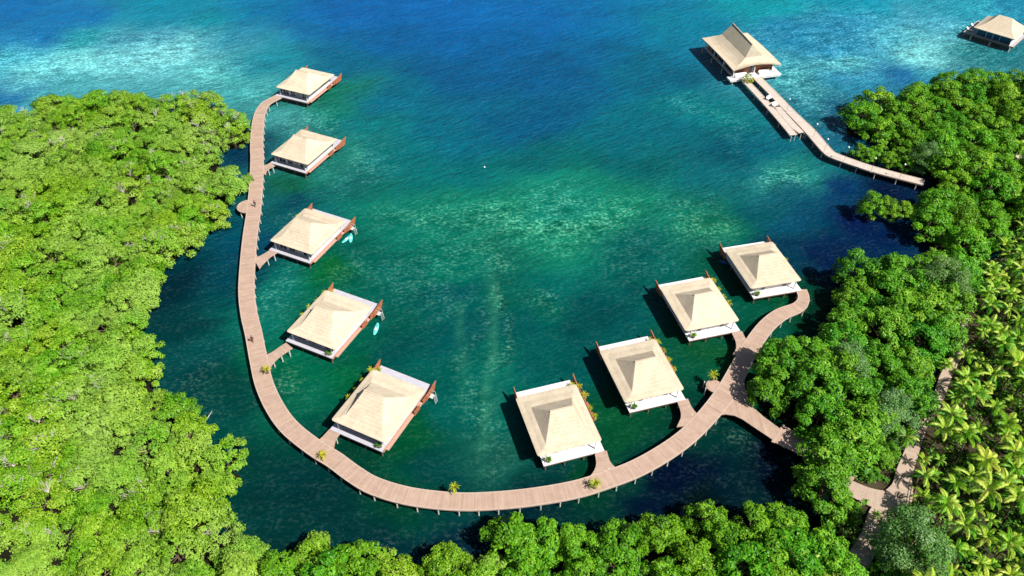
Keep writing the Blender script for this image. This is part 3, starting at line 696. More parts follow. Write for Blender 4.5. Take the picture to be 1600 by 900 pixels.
def build_far_house():
    root = empty("thatched_house", (144.9, 220.6, 0), rad(-44.5))
    tag(root, "thatched house over the water in the far upper right corner, dark glass front", "house")
    DZ = 1.7; hx, hy = 5.9, 5.6
    base = None
    for gx_ in (-5.5, 0, 5.5):
        for gy_ in (-5.5, 0, 5):
            if base is None: base = pile_mesh(DZ-.3+.6, .14).build("stilt", M['pile'], root); o = base
            else: o = base.copy(); COL.objects.link(o); o.parent = root
            o.location = (gx_, gy_, -.6)
    mb = MB(); mb.box(-8.2, 6.2, -5.1, 6.0, DZ-.15, DZ); mb.build("deck", M['greywall'], root)
    mb = MB(); mb.box(-8.1, 6.1, -5.0, 5.9, DZ-.6, DZ-.151); mb.build("deck_beam", M['beam'], root)
    mb = MB(); mb.box(-5, 5, -4, -3.8, DZ, 4.4); mb.box(-5, 5, 3.8, 4, DZ, 4.4); mb.box(-5, -4.8, -3.8, 3.8, DZ, 4.4); mb.box(4.8, 5, -3.8, 3.8, DZ, 4.4); mb.build("wall", M['wall'], root)
    for a_, b_ in ((-4.8,-2.2),(-2.0,-.4),(-.2,1.6),(1.8,4.7)):
        mb = MB(); mb.box(a_, b_, -4.08, -4.001, DZ+.05, 4.2); g_ = mb.build("window", M['glassblue'], root)
        mb = MB(); mb.box(b_, b_+.16, -4.14, -4.001, DZ+.05, 4.25); mb.build("frame", M['frame'], g_)
    E0 = ring(hx-.1, hy-.1, 0, 0, 3.8, .3); E1 = ring(hx, hy, 0, 0, 4.05, .35); K = ring(hx-2, hy-1.9, 0, 0, 5.1, .12); T = ring(1.9, .1, 0, 0, 7.3, .05)
    roof_mesh([E0, E1, lerp_ring(E1, K, .5, .08), K, lerp_ring(K, T, .5, .06), T]).build("roof", M['thatch'], root, merge=True)
    mb = MB(); mb.box(5.05, 5.15, -5.6, 5.4, DZ, DZ+2.0); mb.build("side_wall", M['white'], root)
    return root
M['glassblue'] = solid("blue_glass", (.02, .06, .14), .1, .1)
far_house = build_far_house()
def lounge_chair(x, y, z, rz, label, group=None):
    r = empty("lounge_chair", (x, y, z), rz)
    mb = MB(); mb.box(-.35, .35, -.9, .45, .28, .38); mb.build("seat", M['white'], r)
    mb = MB(); Mx = Matrix.Translation((0, .45, .33)) @ Matrix.Rotation(rad(38), 4, 'X'); mb.box(-.35, .35, 0, .8, -.05, .05, Mx); mb.build("backrest", M['white'], r)
    for a_, b_ in ((-.3,-.8),(.3,-.8),(-.3,.4),(.3,.4)):
        mb = MB(); mb.tube((a_, b_, 0), (a_, b_, .28), .03, .03, 6); mb.build("leg", M['frame'], r)
    return tag(r, label, "chair", group)
c = far_house.location
ca, sa = math.cos(rad(-44.5)), math.sin(rad(-44.5))
for k, (lx, ly) in enumerate(((-7.2,-3.0),(-7.2,.4))):
    lounge_chair(c.x + lx*ca - ly*sa, c.y + lx*sa + ly*ca, 1.7, rad(40), ("white deck chair at the near end of the far house's open deck", "white deck chair at the far end of the far house's open deck")[k], "deck chairs of the far house")

# ------------------------------------------------------------------ straight pier
pier = empty("pier", at(1316, 246, 0))
tag(pier, "pale straight timber pier bending towards the right shore, split in two near the pavilion", "pier")
PR = [(1180,116),(1183,121),(1205,143),(1232,171),(1250,189),(1266,205),(1293,236),(1304,243),(1318,248.5),(1359,262.5),(1403,274.5),(1444,285)]
spp, Lp, Rp, Up = ribbon("deck", PR, [2.5,2.5,2.5,2.5,2.7,2.9,2.8,2.8,2.7,2.6,2.5,2.5], WZ, M['pier'], pier, edge=.04, edge_mat=M['edge'])
ribbon("side_deck", [(1160,120.5),(1164.4,125.6),(1190,153),(1215,181),(1240,210.5)], 2.0, WZ-.01, M['pier'], pier, edge=.04, edge_mat=M['edge'])
ribbon("middle_deck", [(1215,167),(1228,183),(1240,196),(1252,207)], [1.5,1.9,1.9,1.5], WZ-.02, M['pier'], pier)
ribbon("cross_deck", [(1198,166),(1217,160)], 2.0, WZ-.03, M['pier'], pier)
bp_ = pile_mesh(WZ+.4).build("pile", M['pile'], pier); first = True; nxt = 1.0; bp_.location = (0,0,0)
pts = []
for i in range(len(spp)):
    if Up[i] >= nxt:
        nxt += 4.2; pts += [Rp[i].lerp(Lp[i], .04), Lp[i].lerp(Rp[i], .04)]
pts += [at(1237,212,WZ), at(1243,210,WZ), at(1252,208.5,WZ), at(1257,207,WZ), at(1200,171,WZ), at(1218,191,WZ), at(1180,148,WZ)]
for q in pts:
    o = bp_ if first else bp_.copy()
    if not first: COL.objects.link(o)
    first = False; o.parent = pier; o.location = (q.x, q.y, -.6)
for o in bpy.data.objects:
    if o.parent == pier: o.location = Vector(o.location) - Vector(pier.location)

def lamp_post(px, py, label):
    q = at(px, py, 5.2); r = empty("lamp_post", (q.x, q.y, WZ))
    if px > 1420: r.location.z = .5
    mb = MB(); mb.tube((0,0,0), (0,0,3.5 + (WZ - r.location.z)), .035, .028, 8); mb.build("pole", M['beam'], r)
    mb = MB(); mb.ball((0,0,3.7 + (WZ - r.location.z)), .21, 12, 8); mb.build("lamp_globe", M['lamp'], r, smooth=True)
    mb = MB(); mb.tube((0,0,0), (0,0,.08), .14, .12, 10); mb.build("base", M['frame'], r)
    return tag(r, label, "lamp post", "white globe lamps along the pier")
for k, (px, py) in enumerate(((1234,155.6),(1277,195),(1293.4,218.4),(1326,231),(1368,248.5),(1414,258))):
    lamp_post(px, py, ["globe lamp post beside the split part of the pier, nearest the pavilion","globe lamp post where the two pier decks join","globe lamp post just before the bend of the pier","globe lamp post at the outside of the pier bend","globe lamp post between the low mangroves and the middle of the bent pier","globe lamp post at the shore end of the pier among mangroves"][k])
# benches on the cross deck
for k, (px, py, lb) in enumerate(((1201.5,155,"white bench on the pier's cross deck, the one nearer the pavilion"),(1210.5,165.5,"white bench on the pier's cross deck, the one nearer the shore"))):
    q = at(px, py, WZ); r = empty("bench", (q.x, q.y, WZ), rad(-48+90)); 
    mb = MB(); mb.box(-.9, .9, -.35, .35, .4, .5); mb.build("seat", M['white'], r)
    mb = MB(); mb.box(-.9, .9, .32, .42, .5, 1.0); mb.build("backrest", M['white'], r)
    for a_ in (-.75, .65):
        mb = MB(); mb.box(a_, a_+.1, -.3, .3, 0, .4); mb.build("leg", M['white'], r)
    tag(r, lb, "bench", "white benches on the pier")
# sofas on pavilion porch
def pav_pt(x, y, z=1.7):
    return pav.matrix_basis @ Vector((x, y, z))
for x, y, wd, lb in ((3.2,-9.2,3.2,"white sofa on the right half of the pavilion porch"),(-4.0,-9.4,3.4,"white sofa on the left half of the pavilion porch")):
    q = pav_pt(x, y); r = empty("sofa", q, rad(15.2))
    mb = MB(); mb.box(-wd/2, wd/2, -.45, .45, .15, .5); mb.build("seat", M['white'], r)
    mb = MB(); mb.box(-wd/2, wd/2, .451, .65, .15, .95); mb.build("backrest", M['white'], r)
    for s_ in (-1, 1):
        mb = MB(); xa = s_*(wd/2+.1); mb.box(xa-.098, xa+.098, -.45, .65, 0, .7); mb.build("armrest", M['white'], r)
    tag(r, lb, "sofa")

# ------------------------------------------------------------------ foliage prototypes
def quads(name, C, N, T, sx, sy, tint, mat, parent=None, curl=0.0):
    """leaf quads: centre, normal, tangent (k,3), half sizes"""
    N = N / np.linalg.norm(N, axis=1, keepdims=True)
    T = T - (T*N).sum(1, keepdims=True)*N; T /= np.linalg.norm(T, axis=1, keepdims=True)
    B = np.cross(N, T); sx = sx[:,None]; sy = sy[:,None]
    V = np.stack([C - T*sx, C - B*sy + N*curl, C + T*sx, C + B*sy + N*curl], 1).reshape(-1, 3).astype(np.float32)
    k = len(C)
    me = bpy.data.meshes.new(name); me.vertices.add(4*k); me.vertices.foreach_set("co", V.ravel())
    me.loops.add(4*k); me.loops.foreach_set("vertex_index", np.arange(4*k, dtype=np.int32))
    me.polygons.add(k); me.polygons.foreach_set("loop_start", np.arange(0, 4*k, 4, dtype=np.int32)); me.polygons.foreach_set("loop_total", np.full(k, 4, np.int32))
    me.update(); at_ = me.attributes.new("tint", 'FLOAT', 'FACE'); at_.data.foreach_set("value", tint.astype(np.float32))
    me.materials.append(mat); me.validate()
    o = bpy.data.objects.new(name, me); COL.objects.link(o)
    if parent: o.parent = parent
    return o

def make_tree(seed, name, mat, R, H, z0, nclump, leaves, lsize, cl=(.75,1.25), flat=.8, dead=False, tuft=1.0, sparse=0.0):
    rg = np.random.default_rng(seed); root = empty(name, (0,0,-50))
    # clump centres over an irregular dome
    cs = []
    lob = rg.uniform(.8, 1.15, 7)
    tries = 0
    while len(cs) < nclump and tries < 6000:
        tries += 1
        th = rg.uniform(0, 2*np.pi); ph = np.arccos(rg.uniform(-.15, 1.0)); rr = lob[int(th/(2*np.pi)*7) % 7]
        v = np.array([np.cos(th)*np.sin(ph)*R*rr, np.sin(th)*np.sin(ph)*R*rr, z0 + (H - z0)*np.cos(ph)*flat*rg.uniform(.85,1.15)])
        if rg.random() < .25: v[:2] *= .6
        if all(np.linalg.norm(v - c[0]) > (c[1]*.95)*tuft for c in cs): cs.append((v, rg.uniform(*cl)))
    C, N, T, TI = [], [], [], []
    ctr = np.array([0,0,z0 + (H-z0)*.2])
    for c, r in cs:
        k = int(leaves * r * r); u = rg.normal(size=(k,3)); u /= np.linalg.norm(u, axis=1, keepdims=True)
        u[:,2] = np.where(u[:,2] < -.25, -u[:,2], u[:,2]); 
        rad_ = r * rg.uniform(.72, 1.06, k)[:,None] * (1 + .18*np.sin(u[:,:1]*5+seed)*np.cos(u[:,1:2]*5))
        if sparse: rad_ *= rg.uniform(1-sparse, 1+sparse*.6, k)[:,None]
        pos = c + u*rad_*np.array([1,1,.8]); C.append(pos)
        out = (c - ctr); out /= np.linalg.norm(out) + 1e-6
        N.append(u*.75 + out*.25 + np.array([0,0,.45]) + rg.normal(scale=.42, size=(k,3))); T.append(rg.normal(size=(k,3)))
        TI.append(np.clip(rg.normal(.5, .17, k) + rg.normal(0, .10), 0, 1))
    C, N, T, TI = map(np.concatenate, (C, N, T, TI)); k = len(C)
    s = lsize * rg.uniform(.65, 1.25, k)
    cr = quads("crown", C, N, T, s, s*.62, TI, mat, root)
    # trunk with limbs
    mb = MB(); top = Vector((rg.uniform(-.3,.3), rg.uniform(-.3,.3), z0 + (H-z0)*.35))
    mid = Vector((rg.uniform(-.25,.25), rg.uniform(-.25,.25), top.z*.5))
    mb.tube((0,0,-.3), mid, .2, .15, 7, False); mb.tube(mid, top, .15, .10, 7, False)
    for i in range(6):
        a_ = 2*math.pi*i/6 + rg.uniform(-.4,.4); e = Vector((math.cos(a_)*R*.62, math.sin(a_)*R*.62, z0 + (H-z0)*rg.uniform(.3,.75))); s_ = mid.lerp(top, rg.uniform(.2,1)); k_ = s_.lerp(e, .5) + Vector((0,0,-.25))
        mb.tube(s_, k_, .09, .06, 5, False); mb.tube(k_, e, .06, .025, 5, False)
    for i in range(6):  # prop roots
        a_ = 2*math.pi*i/6 + rg.uniform(-.3,.3); s_ = Vector((0,0,rg.uniform(.8,1.6))); k_ = Vector((math.cos(a_)*.8, math.sin(a_)*.8, .7)); e = Vector((math.cos(a_)*1.2, math.sin(a_)*1.2, -.3))
        mb.tube(s_, k_, .05, .045, 5, False); mb.tube(k_, e, .045, .035, 5, False)
    tr = mb.build("trunk", M['bark'], root)
    parts = [cr, tr]
    if dead:
        mb = MB()
        for q in range(dead):
            a0 = rg.uniform(0, 6.28); rr = R*rg.uniform(.15,.8); bz = z0 + (H-z0)*.55
            b0 = Vector((math.cos(a0)*rr*.7, math.sin(a0)*rr*.7, bz - .3))
            for i in range(9):
                a_ = rg.uniform(0, 6.28); e = b0 + Vector((math.cos(a_)*rg.uniform(.5,1.5), math.sin(a_)*rg.uniform(.5,1.5), rg.uniform(.5,1.3)+ (H-bz)*.35)); k_ = b0.lerp(e, .5) + Vector((rg.uniform(-.2,.2), rg.uniform(-.2,.2), .15))
                mb.tube(b0, k_, .045, .03, 4, False); mb.tube(k_, e, .03, .012, 4, False)
                for j in range(3):
                    f_ = e + Vector((rg.uniform(-.5,.5), rg.uniform(-.5,.5), rg.uniform(0,.4))); mb.tube(k_.lerp(e, rg.uniform(.3,.9)), f_, .018, .009, 4, False)
        parts.append(mb.build("bare_branch", M['palebark'], root))
    return root, parts

def make_palm(seed, mat, H=6.5, nf=17, Lf=3.3, wid=.62, name="coconut_palm"):
    rg = np.random.default_rng(seed); root = empty(name, (0,0,-50))
    lean = Vector((rg.uniform(-.7,.7), rg.uniform(-.7,.7), 0)); top = Vector((lean.x, lean.y, H))
    mb = MB(); prev = Vector((0,0,-.2))
    for i in range(1, 7):
        t = i/6; p_ = Vector((lean.x*t*t, lean.y*t*t, H*t)); mb.tube(prev, p_, .17 - .07*(t-1/6), .17 - .07*t, 8, False); prev = p_
    mb.ball(top, .2, 7, 5)
    tr = mb.build("trunk", M['bark'], root)
    C, N, T, SX, SY, TI = [], [], [], [], [], []
    ang = 0
    for f in range(nf):
        ang += 2.39996 + rg.uniform(-.25,.25); el = rad(75 - 85*(f/nf)) + rg.uniform(-.15,.15); L_ = Lf*rg.uniform(.8,1.1)*(.75 + .25*min(1, f/5+.3))
        d = np.array([math.cos(ang), math.sin(ang), 0]); side = np.array([-math.sin(ang), math.cos(ang), 0])
        pos = np.array(top) ; dirang = el; ns = 20; tb = np.clip(rg.normal(.52, .2) + (.2 if f < nf*.5 else -.05), 0, 1); tw = rg.uniform(-.35,.35)
        for s in range(ns):
            t = s/ns; dirang = el - t*t*rg.uniform(1.5,1.7) - t*.35; dv = d*math.cos(dirang) + np.array([0,0,1])*math.sin(dirang); pos = pos + dv*L_/ns
            upv = np.cross(dv, side); upv *= np.sign(upv[2]) if abs(upv[2]) > .05 else 1
            if s < 2: 
                continue
            wl = wid * math.sin(math.pi*min(1, .12 + t*.92))**.6 * rg.uniform(.85,1.1)
            for sg in (-1, 1):
                v_ = side*sg*math.cos(.45+tw*sg) + dv*.5 - np.array([0,0,1])*math.sin(.45 + .25*t + tw*sg*.5); v_ /= np.linalg.norm(v_)
                C.append(pos + v_*wl*.5); T.append(v_); nn = np.cross(v_, dv)*sg; nn = nn*np.sign(nn[2] if abs(nn[2])>1e-3 else 1); N.append(nn + rg.normal(scale=.08,size=3)); SX.append(wl*.56); SY.append(.085 + .05*(1-t)); TI.append(np.clip(tb + rg.normal(0,.09) + .12*t, 0, 1))
        # midrib
    o = quads("crown", np.array(C), np.array(N), np.array(T), np.array(SX), np.array(SY), np.array(TI), mat, root)
    return root, [o, tr]

protoL = [make_tree(10+i, "mangrove_tree", M['leafL'], 3.4, (6.6,7.2,6.1,6.9)[i], 2.2, (34,48,26,40)[i], 220, (.165,.145,.18,.155)[i], ((.7,1.2),(.45,.95),(.8,1.45),(.5,1.3))[i], .8) for i in range(4)]
protoLd = [make_tree(20+i, "mangrove_tree", M['leafL'], 3.4, 6.6, 2.2, (36,44,28)[i], 190, (.155,.14,.165)[i], ((.6,1.1),(.45,.9),(.7,1.3))[i], .8, dead=(2,1,3)[i]) for i in range(3)]
protoB = [make_tree(30+i, "mangrove_tree", M['leafG'], 3.2, 7.0, 2.2, 30, 165, .20, (.65,1.15), .9, tuft=1.12) for i in range(4)]
protoC = [make_tree(40+i, "broadleaf_tree", M['leafD'], 3.7, 8.4, 2.6, 34, 155, .21, (.75,1.3), .9, tuft=1.1) for i in range(4)]
protoE = [make_tree(50+i, "shore_tree", M['leafG'], 3.7, 7.6, 2.4, 34, 140, .22, (.75,1.3), .9, tuft=1.1) for i in range(3)]
protoF = [make_tree(60+i, "feathery_tree", M['leafP'], 3.9, 9.0, 2.8, 46, 190, .14, (.9,1.4), .95, tuft=.85, sparse=.3) for i in range(2)]
protoPalm = [make_palm(70+i, M['palm'], 4.6 + .45*i, (13,16,11,18,14,12,17)[i], (3.3,3.0,3.7,3.1,3.6,3.4,2.8)[i], (.55,.7,.6,.5,.62,.72,.55)[i]) for i in range(7)]
ALLP = protoL + protoLd + protoB + protoC + protoE + protoF + protoPalm
usedp = set()
def plant(pl, loc, sc, label, cat, group):
    rz = random.uniform(0, 6.28)
    if id(pl[0]) not in usedp:
        usedp.add(id(pl[0])); r = pl[0]; r.location = loc; r.rotation_euler = (0,0,rz); r.scale = (sc,)*3
    else: r = instance(pl, loc, rz, sc)
    return tag(r, label, cat, group)

def inside(x, y, poly):
    c = False; n_ = len(poly)
    for i in range(n_):
        x1, y1 = poly[i]; x2, y2 = poly[(i+1) % n_]
        if (y1 > y) != (y2 > y) and x < (x2-x1)*(y-y1)/(y2-y1)+x1: c = not c
    return c
def edge_dist(x, y, poly):
    d = 1e9
    for i in range(len(poly)):
        a_ = Vector(poly[i]); b_ = Vector(poly[(i+1) % len(poly)]); ab = b_-a_; t = max(0, min(1, (Vector((x,y))-a_).dot(ab)/ab.length_squared)); d = min(d, (Vector((x,y)) - a_ - ab*t).length)
    return d
def scatter(poly_px, z, gap, inset, seed, n=6000, avoid=None, near_y=46):
    rg = random.Random(seed); poly = [tuple(at(x, y, z)[:2]) for x, y in poly_px]
    xs = [p_[0] for p_ in poly]; ys = [p_[1] for p_ in poly]; out = []; miss = 0
    for _ in range(n):
        x = rg.uniform(min(xs), max(xs)); y = rg.uniform(max(near_y, min(ys)), max(ys))
        if not inside(x, y, poly) or edge_dist(x, y, poly) < inset: continue
        if any((x-a_)**2 + (y-b_)**2 < gap*gap for a_, b_ in out): continue
        if avoid and avoid(x, y): continue
        if not in_view(x, y): continue
        out.append((x, y))
    return out
def in_view(x, y, mg=5.5):
    c, s = math.cos(PITCH), math.sin(PITCH); zz = 4 - CAMH
    dep = y*c - zz*s; up = y*s + zz*c; X_ = x/dep*FPX; Y_ = -up/dep*FPX; m_ = mg/dep*FPX
    return abs(X_) < 800 + m_ and abs(Y_) < 450 + m_
def keep_off(lines, wdt):
    ws_ = [[at(*q).to_2d() for q in ln] for ln in lines]
    def f(x, y):
        for ln in ws_:
            for a_, b_ in zip(ln, ln[1:]):
                ab = b_-a_; t = max(0, min(1, (Vector((x,y))-a_).dot(ab)/ab.length_squared))
                if (Vector((x,y)) - a_ - ab*t).length < wdt: return True
        return False
    return f
random.seed(3)
PATH1 = [(1310,752),(1335,765),(1365,778),(1395,784),(1410,765),(1413,740),(1425,705),(1440,665),(1465,625),(1475,595),(1492,560),(1502,530),(1508,495)]
PATH2 = [(1395,784),(1375,805),(1362,840),(1342,875),(1325,915)]
off_path = keep_off([PATH1, PATH2], 2.6)
off_walk = keep_off([[(1160,645),(1185,658),(1215,675),(1240,690)]], 4.2)
avoidC = lambda x, y: off_path(x, y) or off_walk(x, y)
off_main = keep_off([[(x, y) for x, y in MAIN[1:20]]], 5.0)
A = scatter(REG_A, 4.0, 4.05, 2.2, 1, 12000, avoid=off_main)
nA = len(A)
for i, (x, y) in enumerate(A):
    dd = noise.noise(Vector((x*.06, y*.06, 3))) + random.uniform(-.35,.35)
    sc = random.uniform(.78, 1.2)
    if dd > .22: plant(protoLd[i % 3], (x, y, random.uniform(-.9,0)), sc, "bright yellow-green mangrove on the left shore with bare whitish branches poking through its crown", "mangrove tree", "left-shore mangroves with bare branches")
    else: plant(protoL[i % 4], (x, y, random.uniform(-.9,0)), sc, "bright yellow-green leafy mangrove in the dense canopy covering the left shore", "mangrove tree", "leafy mangroves of the left shore")
Bp = scatter(REG_B, 4.5, 4.0, 1.0, 2, near_y=38)
for i, (x, y) in enumerate(Bp):
    plant((protoB + protoL)[i % 8] if x < -3 else protoB[i % 4], (x, y, -.3), random.uniform(.82, 1.12), "mid-green mangrove in the belt of trees below the boardwalk's bottom curve", "mangrove tree", "mangroves below the bottom curve")
FE = [(1470,438,"pale grey-green feathery tree at the top of the right grove, nearest the palms' upper end"),(1330,560,"pale grey-green feathery tree in the middle of the right grove"),(1425,848,"pale feathery tree standing right beside the path in the lower right corner"),(1395,640,"pale grey-green feathery tree between the right grove and the bend of the path"),(1455,232,"pale feathery crown among the upper right shore trees")]
fpos = []
for k, (px, py, lb) in enumerate(FE):
    q = at(px, py, 6.5); fpos.append((q.x, q.y)); plant(protoF[k % 2], (q.x, q.y, .2), (1.15,.9,1.15,.9,.85)[k], lb, "feathery tree", "pale feathery trees")
nearF = lambda x, y: any((x-a_)**2 + (y-b_)**2 < 3.6**2 for a_, b_ in fpos)
Cp = scatter(REG_C, 5.0, 4.9, 2.2, 3, avoid=lambda x, y: avoidC(x, y) or nearF(x, y))
for i, (x, y) in enumerate(Cp):
    plant(protoC[i % 4], (x, y, .1), random.uniform(.8, 1.15), "dense green broadleaf tree in the grove between the boardwalk junction and the palms", "tree", "broadleaf trees of the right grove")
off_sand = keep_off([[(1592,262),(1625,262)]], 4.2)
off_pier = keep_off([[(x, y+20) for x, y in ((1300,243),(1318,248),(1359,262),(1403,275))], [(1318,236),(1359,250),(1403,262),(1432,274)]], 4.6)
Ep = scatter(REG_E, 4.5, 5.0, 2.4, 4, avoid=lambda x, y: nearF(x, y) or off_pier(x, y) or off_sand(x, y))
for i, (x, y) in enumerate(Ep):
    plant(protoE[i % 3], (x, y, .1), random.uniform(.8, 1.12), "green shore tree in the upper right woods around the landing of the pier", "tree", "trees of the upper right shore")
for px, py, s_, lb in ((1364,326,.88,"small green mangrove alone in the dark inlet, left one of the islet pair"),(1388,322,.74,"small green mangrove alone in the dark inlet, right one of the islet pair")):
    q = at(px, py, 3); plant(protoB[0 if s_ > .8 else 1], (q.x, q.y, -.1), s_, lb, "mangrove tree", "islet mangroves")
q = at(1415, 322, 3); plant(protoB[2], (q.x, q.y, -.1), .6, "small green mangrove in the dark inlet between the islet and the right bank", "mangrove tree", None)
for px, py, s_ in ((1344,232,.55),(1358,237,.58),(1374,234,.6),(1390,243,.58),(1404,238,.6),(1418,251,.6),(1434,247,.62)):
    q = at(px, py, 3); plant(protoB[int(px) % 4], (q.x, q.y, -.1), s_, "low mangrove in the row standing in water right behind the pier", "mangrove tree", "low mangroves behind the pier")
PALM_ALL = REG_P
Pp = scatter(PALM_ALL, 5.0, 3.7, .8, 5, avoid=lambda x, y: keep_f(x, y) or nearF(x, y)) if False else None
SH = scatter([(1500,500),(1525,560),(1490,620),(1455,700),(1432,800),(1420,840),(1395,920),(1270,925),(1310,860),(1330,800),(1320,760),(1340,735),(1400,690),(1440,620),(1480,560)], 2.0, 2.3, .3, 12, 4000, avoid=keep_off([PATH1, PATH2], 3.0))
for i, (x, y) in enumerate(SH): plant(protoC[i % 4], (x, y, .3), random.uniform(.3, .5), "low bush crowding the edge of the boarded path on the right", "bush", "bushes along the path").name = "bush"
off_path2 = keep_off([PATH1, PATH2], 1.35)
Pp = scatter([(1600,345),(1700,340),(1780,980),(1420,980),(1405,900),(1440,860),(1452,800),(1435,770),(1440,700),(1480,640),(1510,560),(1525,470),(1550,405),(1580,360)], 5.0, 2.25, .3, 5, 12000, avoid=lambda x, y: off_path2(x, y) or nearF(x, y))
for i, (x, y) in enumerate(Pp):
    plant(protoPalm[i % 7], (x, y, .4), random.choice((random.uniform(.42, .7), random.uniform(.7, 1.0))), "coconut palm with yellow-green arching fronds in the plantation on the right", "palm tree", "coconut palms of the right plantation")
for k, (px, py, lb) in enumerate(((1415,675,"young palm left of the path at the edge of the right grove"),(1430,610,"young palm between the grove and the path's upper bend"),(1265,880,"young palm at the bottom edge left of the lower path"),(1377,792,"small palm growing right at the path junction"),(1300,905,"palm at the very bottom beside the lower path"),(1590,230,"palm at the right edge beside the bare sand in the upper right woods"),(1475,570,"palm leaning over the path's narrow upper stretch"))):
    q = at(px, py, 4.5); plant(protoPalm[k % 7], (q.x, q.y, .2), (.75,.7,.7,.35,.6,.7,.65)[k], lb, "palm tree", "palms near the path")
print("TREES", nA, len(Bp), len(Cp), len(Ep), len(Pp))

# undergrowth
rg = np.random.default_rng(9); U_ = scatter([(x, y) for x, y in REG_P], .5, .95, .2, 8, 16000, avoid=keep_off([PATH1, PATH2], 1.7))
C_, N_, T_, TI_, S_ = [], [], [], [], []
for x, y in U_:
    if rg.random() < .12: continue
    k = 30; h = rg.uniform(.5, 1.8); u = rg.normal(size=(k,3)); u[:,2] = abs(u[:,2]); u /= np.linalg.norm(u, axis=1, keepdims=True)
    C_.append(np.array([x, y, .45]) + u*np.array([1.05,1.05,h])*rg.uniform(.6,1.05,k)[:,None]); N_.append(u + [0,0,.5] + rg.normal(scale=.4,size=(k,3))); T_.append(rg.normal(size=(k,3))); TI_.append(np.clip(rg.normal(rg.uniform(.3,.65), .15, k),0,1)); S_.append(rg.uniform(.14,.34,k))
C_, N_, T_, TI_, S_ = map(np.concatenate, (C_, N_, T_, TI_, S_))
ug = quads("undergrowth", C_, N_, T_, S_, S_*.5, TI_, M['bush']); tag(ug, "low green undergrowth covering the soil below the palms", "undergrowth", None, "stuff")

# ------------------------------------------------------------------ path on land
pth = empty("path", (0,0,0)); pth["kind"] = "structure"
ribbon("path_boards", PATH1, [2.8,2.9,3.4,4.2,3.2,2.4,2.0,1.8,1.7,1.8,1.7,1.6,1.5], .95, M['path'], pth, thick=.25)
ribbon("path_boards", PATH2, [3.0,3.0,3.0,3.0,3.0], .94, M['path'], pth, thick=.25)
def railing(a_, b_, label, mat):
    A_, B_ = at(*a_, .95), at(*b_, .95); r = empty("railing", A_); d = B_ - A_; n_ = max(2, int(d.length/1.5))
    for k in range(n_+1):
        q = d*k/n_; mb = MB(); mb.tube(q, q + Vector((0,0,1.0)), .045, .04, 6); mb.build("post", mat, r)
    for z in (.55, 1.0):
        mb = MB(); mb.tube(Vector((0,0,z)), d + Vector((0,0,z)), .05, .05, 6); mb.build("rail", mat, r)
    tag(r, label, "railing")
railing((1431,752), (1425,790), "brown wooden railing on the palm side of the path junction", M['rail'])
railing((1363,815), (1343,852), "pale railing along the left side of the lower path", M['pile'])
railing((1368,885), (1352,905), "brown railing at the bottom edge beside the lower path", M['rail'])
railing((1504,560), (1497,588), "brown railing beside the narrow upper stretch of the path", M['rail'])
for pxs in ([(1588,232),(1602,225),(1625,240),(1620,275),(1598,262),(1586,248)],[(1556,408),(1580,406),(1588,420),(1570,428),(1555,420)]):
    o = land("sand_patch", pxs, .56, M['sand'])

# ------------------------------------------------------------------ potted plants and planters
def leafy(seed, n_, L_, mat, h=.5, name="leafy_plant", pot=True):
    rg = np.random.default_rng(seed); root = empty(name, (0,0,-50)); C, N, T, SX, SY, TI = [], [], [], [], [], []
    for f in range(n_):
        a_ = rg.uniform(0, 6.28); el = rg.uniform(.15, 1.35); L1 = L_*rg.uniform(.7,1.1); d = np.array([math.cos(a_), math.sin(a_), 0]); pos = np.array([0,0,h]); tb = rg.normal(.55,.2)
        for s in range(4):
            e_ = el - s*.38; dv = d*math.cos(e_) + np.array([0,0,1])*math.sin(e_); mid = pos + dv*L1/8; pos = pos + dv*L1/4; sd = np.array([-math.sin(a_), math.cos(a_), 0]); nn = np.cross(dv, sd); nn *= np.sign(nn[2] or 1)
            C.append(mid); T.append(dv); N.append(nn); SX.append(L1/7); SY.append(L1*.13*(1 - .2*s)); TI.append(np.clip(tb,0,1))
    o = quads("foliage", np.array(C), np.array(N), np.array(T), np.array(SX), np.array(SY), np.array(TI), mat, root); parts = [o]
    mb = MB()
    if pot: mb.tube((0,0,0), (0,0,.5), .26, .34, 12); mb.tube((0,0,.5), (0,0,.56), .38, .38, 12); parts.append(mb.build("pot", M['terracotta'], root))
    mb = MB(); mb.tube((0,0,.2), (0,0,h+.1), .07, .05, 6); parts.append(mb.build("stem", M['bark'], root))
    return root, parts
pots = [leafy(80+i, 30, .95, M['plant'], .6 + .25*(i % 2)) for i in range(3)]
greens = [leafy(90+i, 30, .75, M['bush'], .6, "potted_plant") for i in range(2)]
big = [leafy(95+i, 36, 1.15, M['plant'], 1.1, "potted_palm") for i in range(2)]
def put(pl, loc, sc, label, cat, group=None): return plant(pl, loc, sc, label, cat, group)
vdesc = ["farthest left-arm villa","second left-arm villa from the sea","villa with two turquoise boards","villa with one turquoise board","left-arm villa nearest the bottom curve","lowest villa right of centre","right-arm villa second from the bottom","right-arm villa second from its upper end","villa with the blue kayak"]
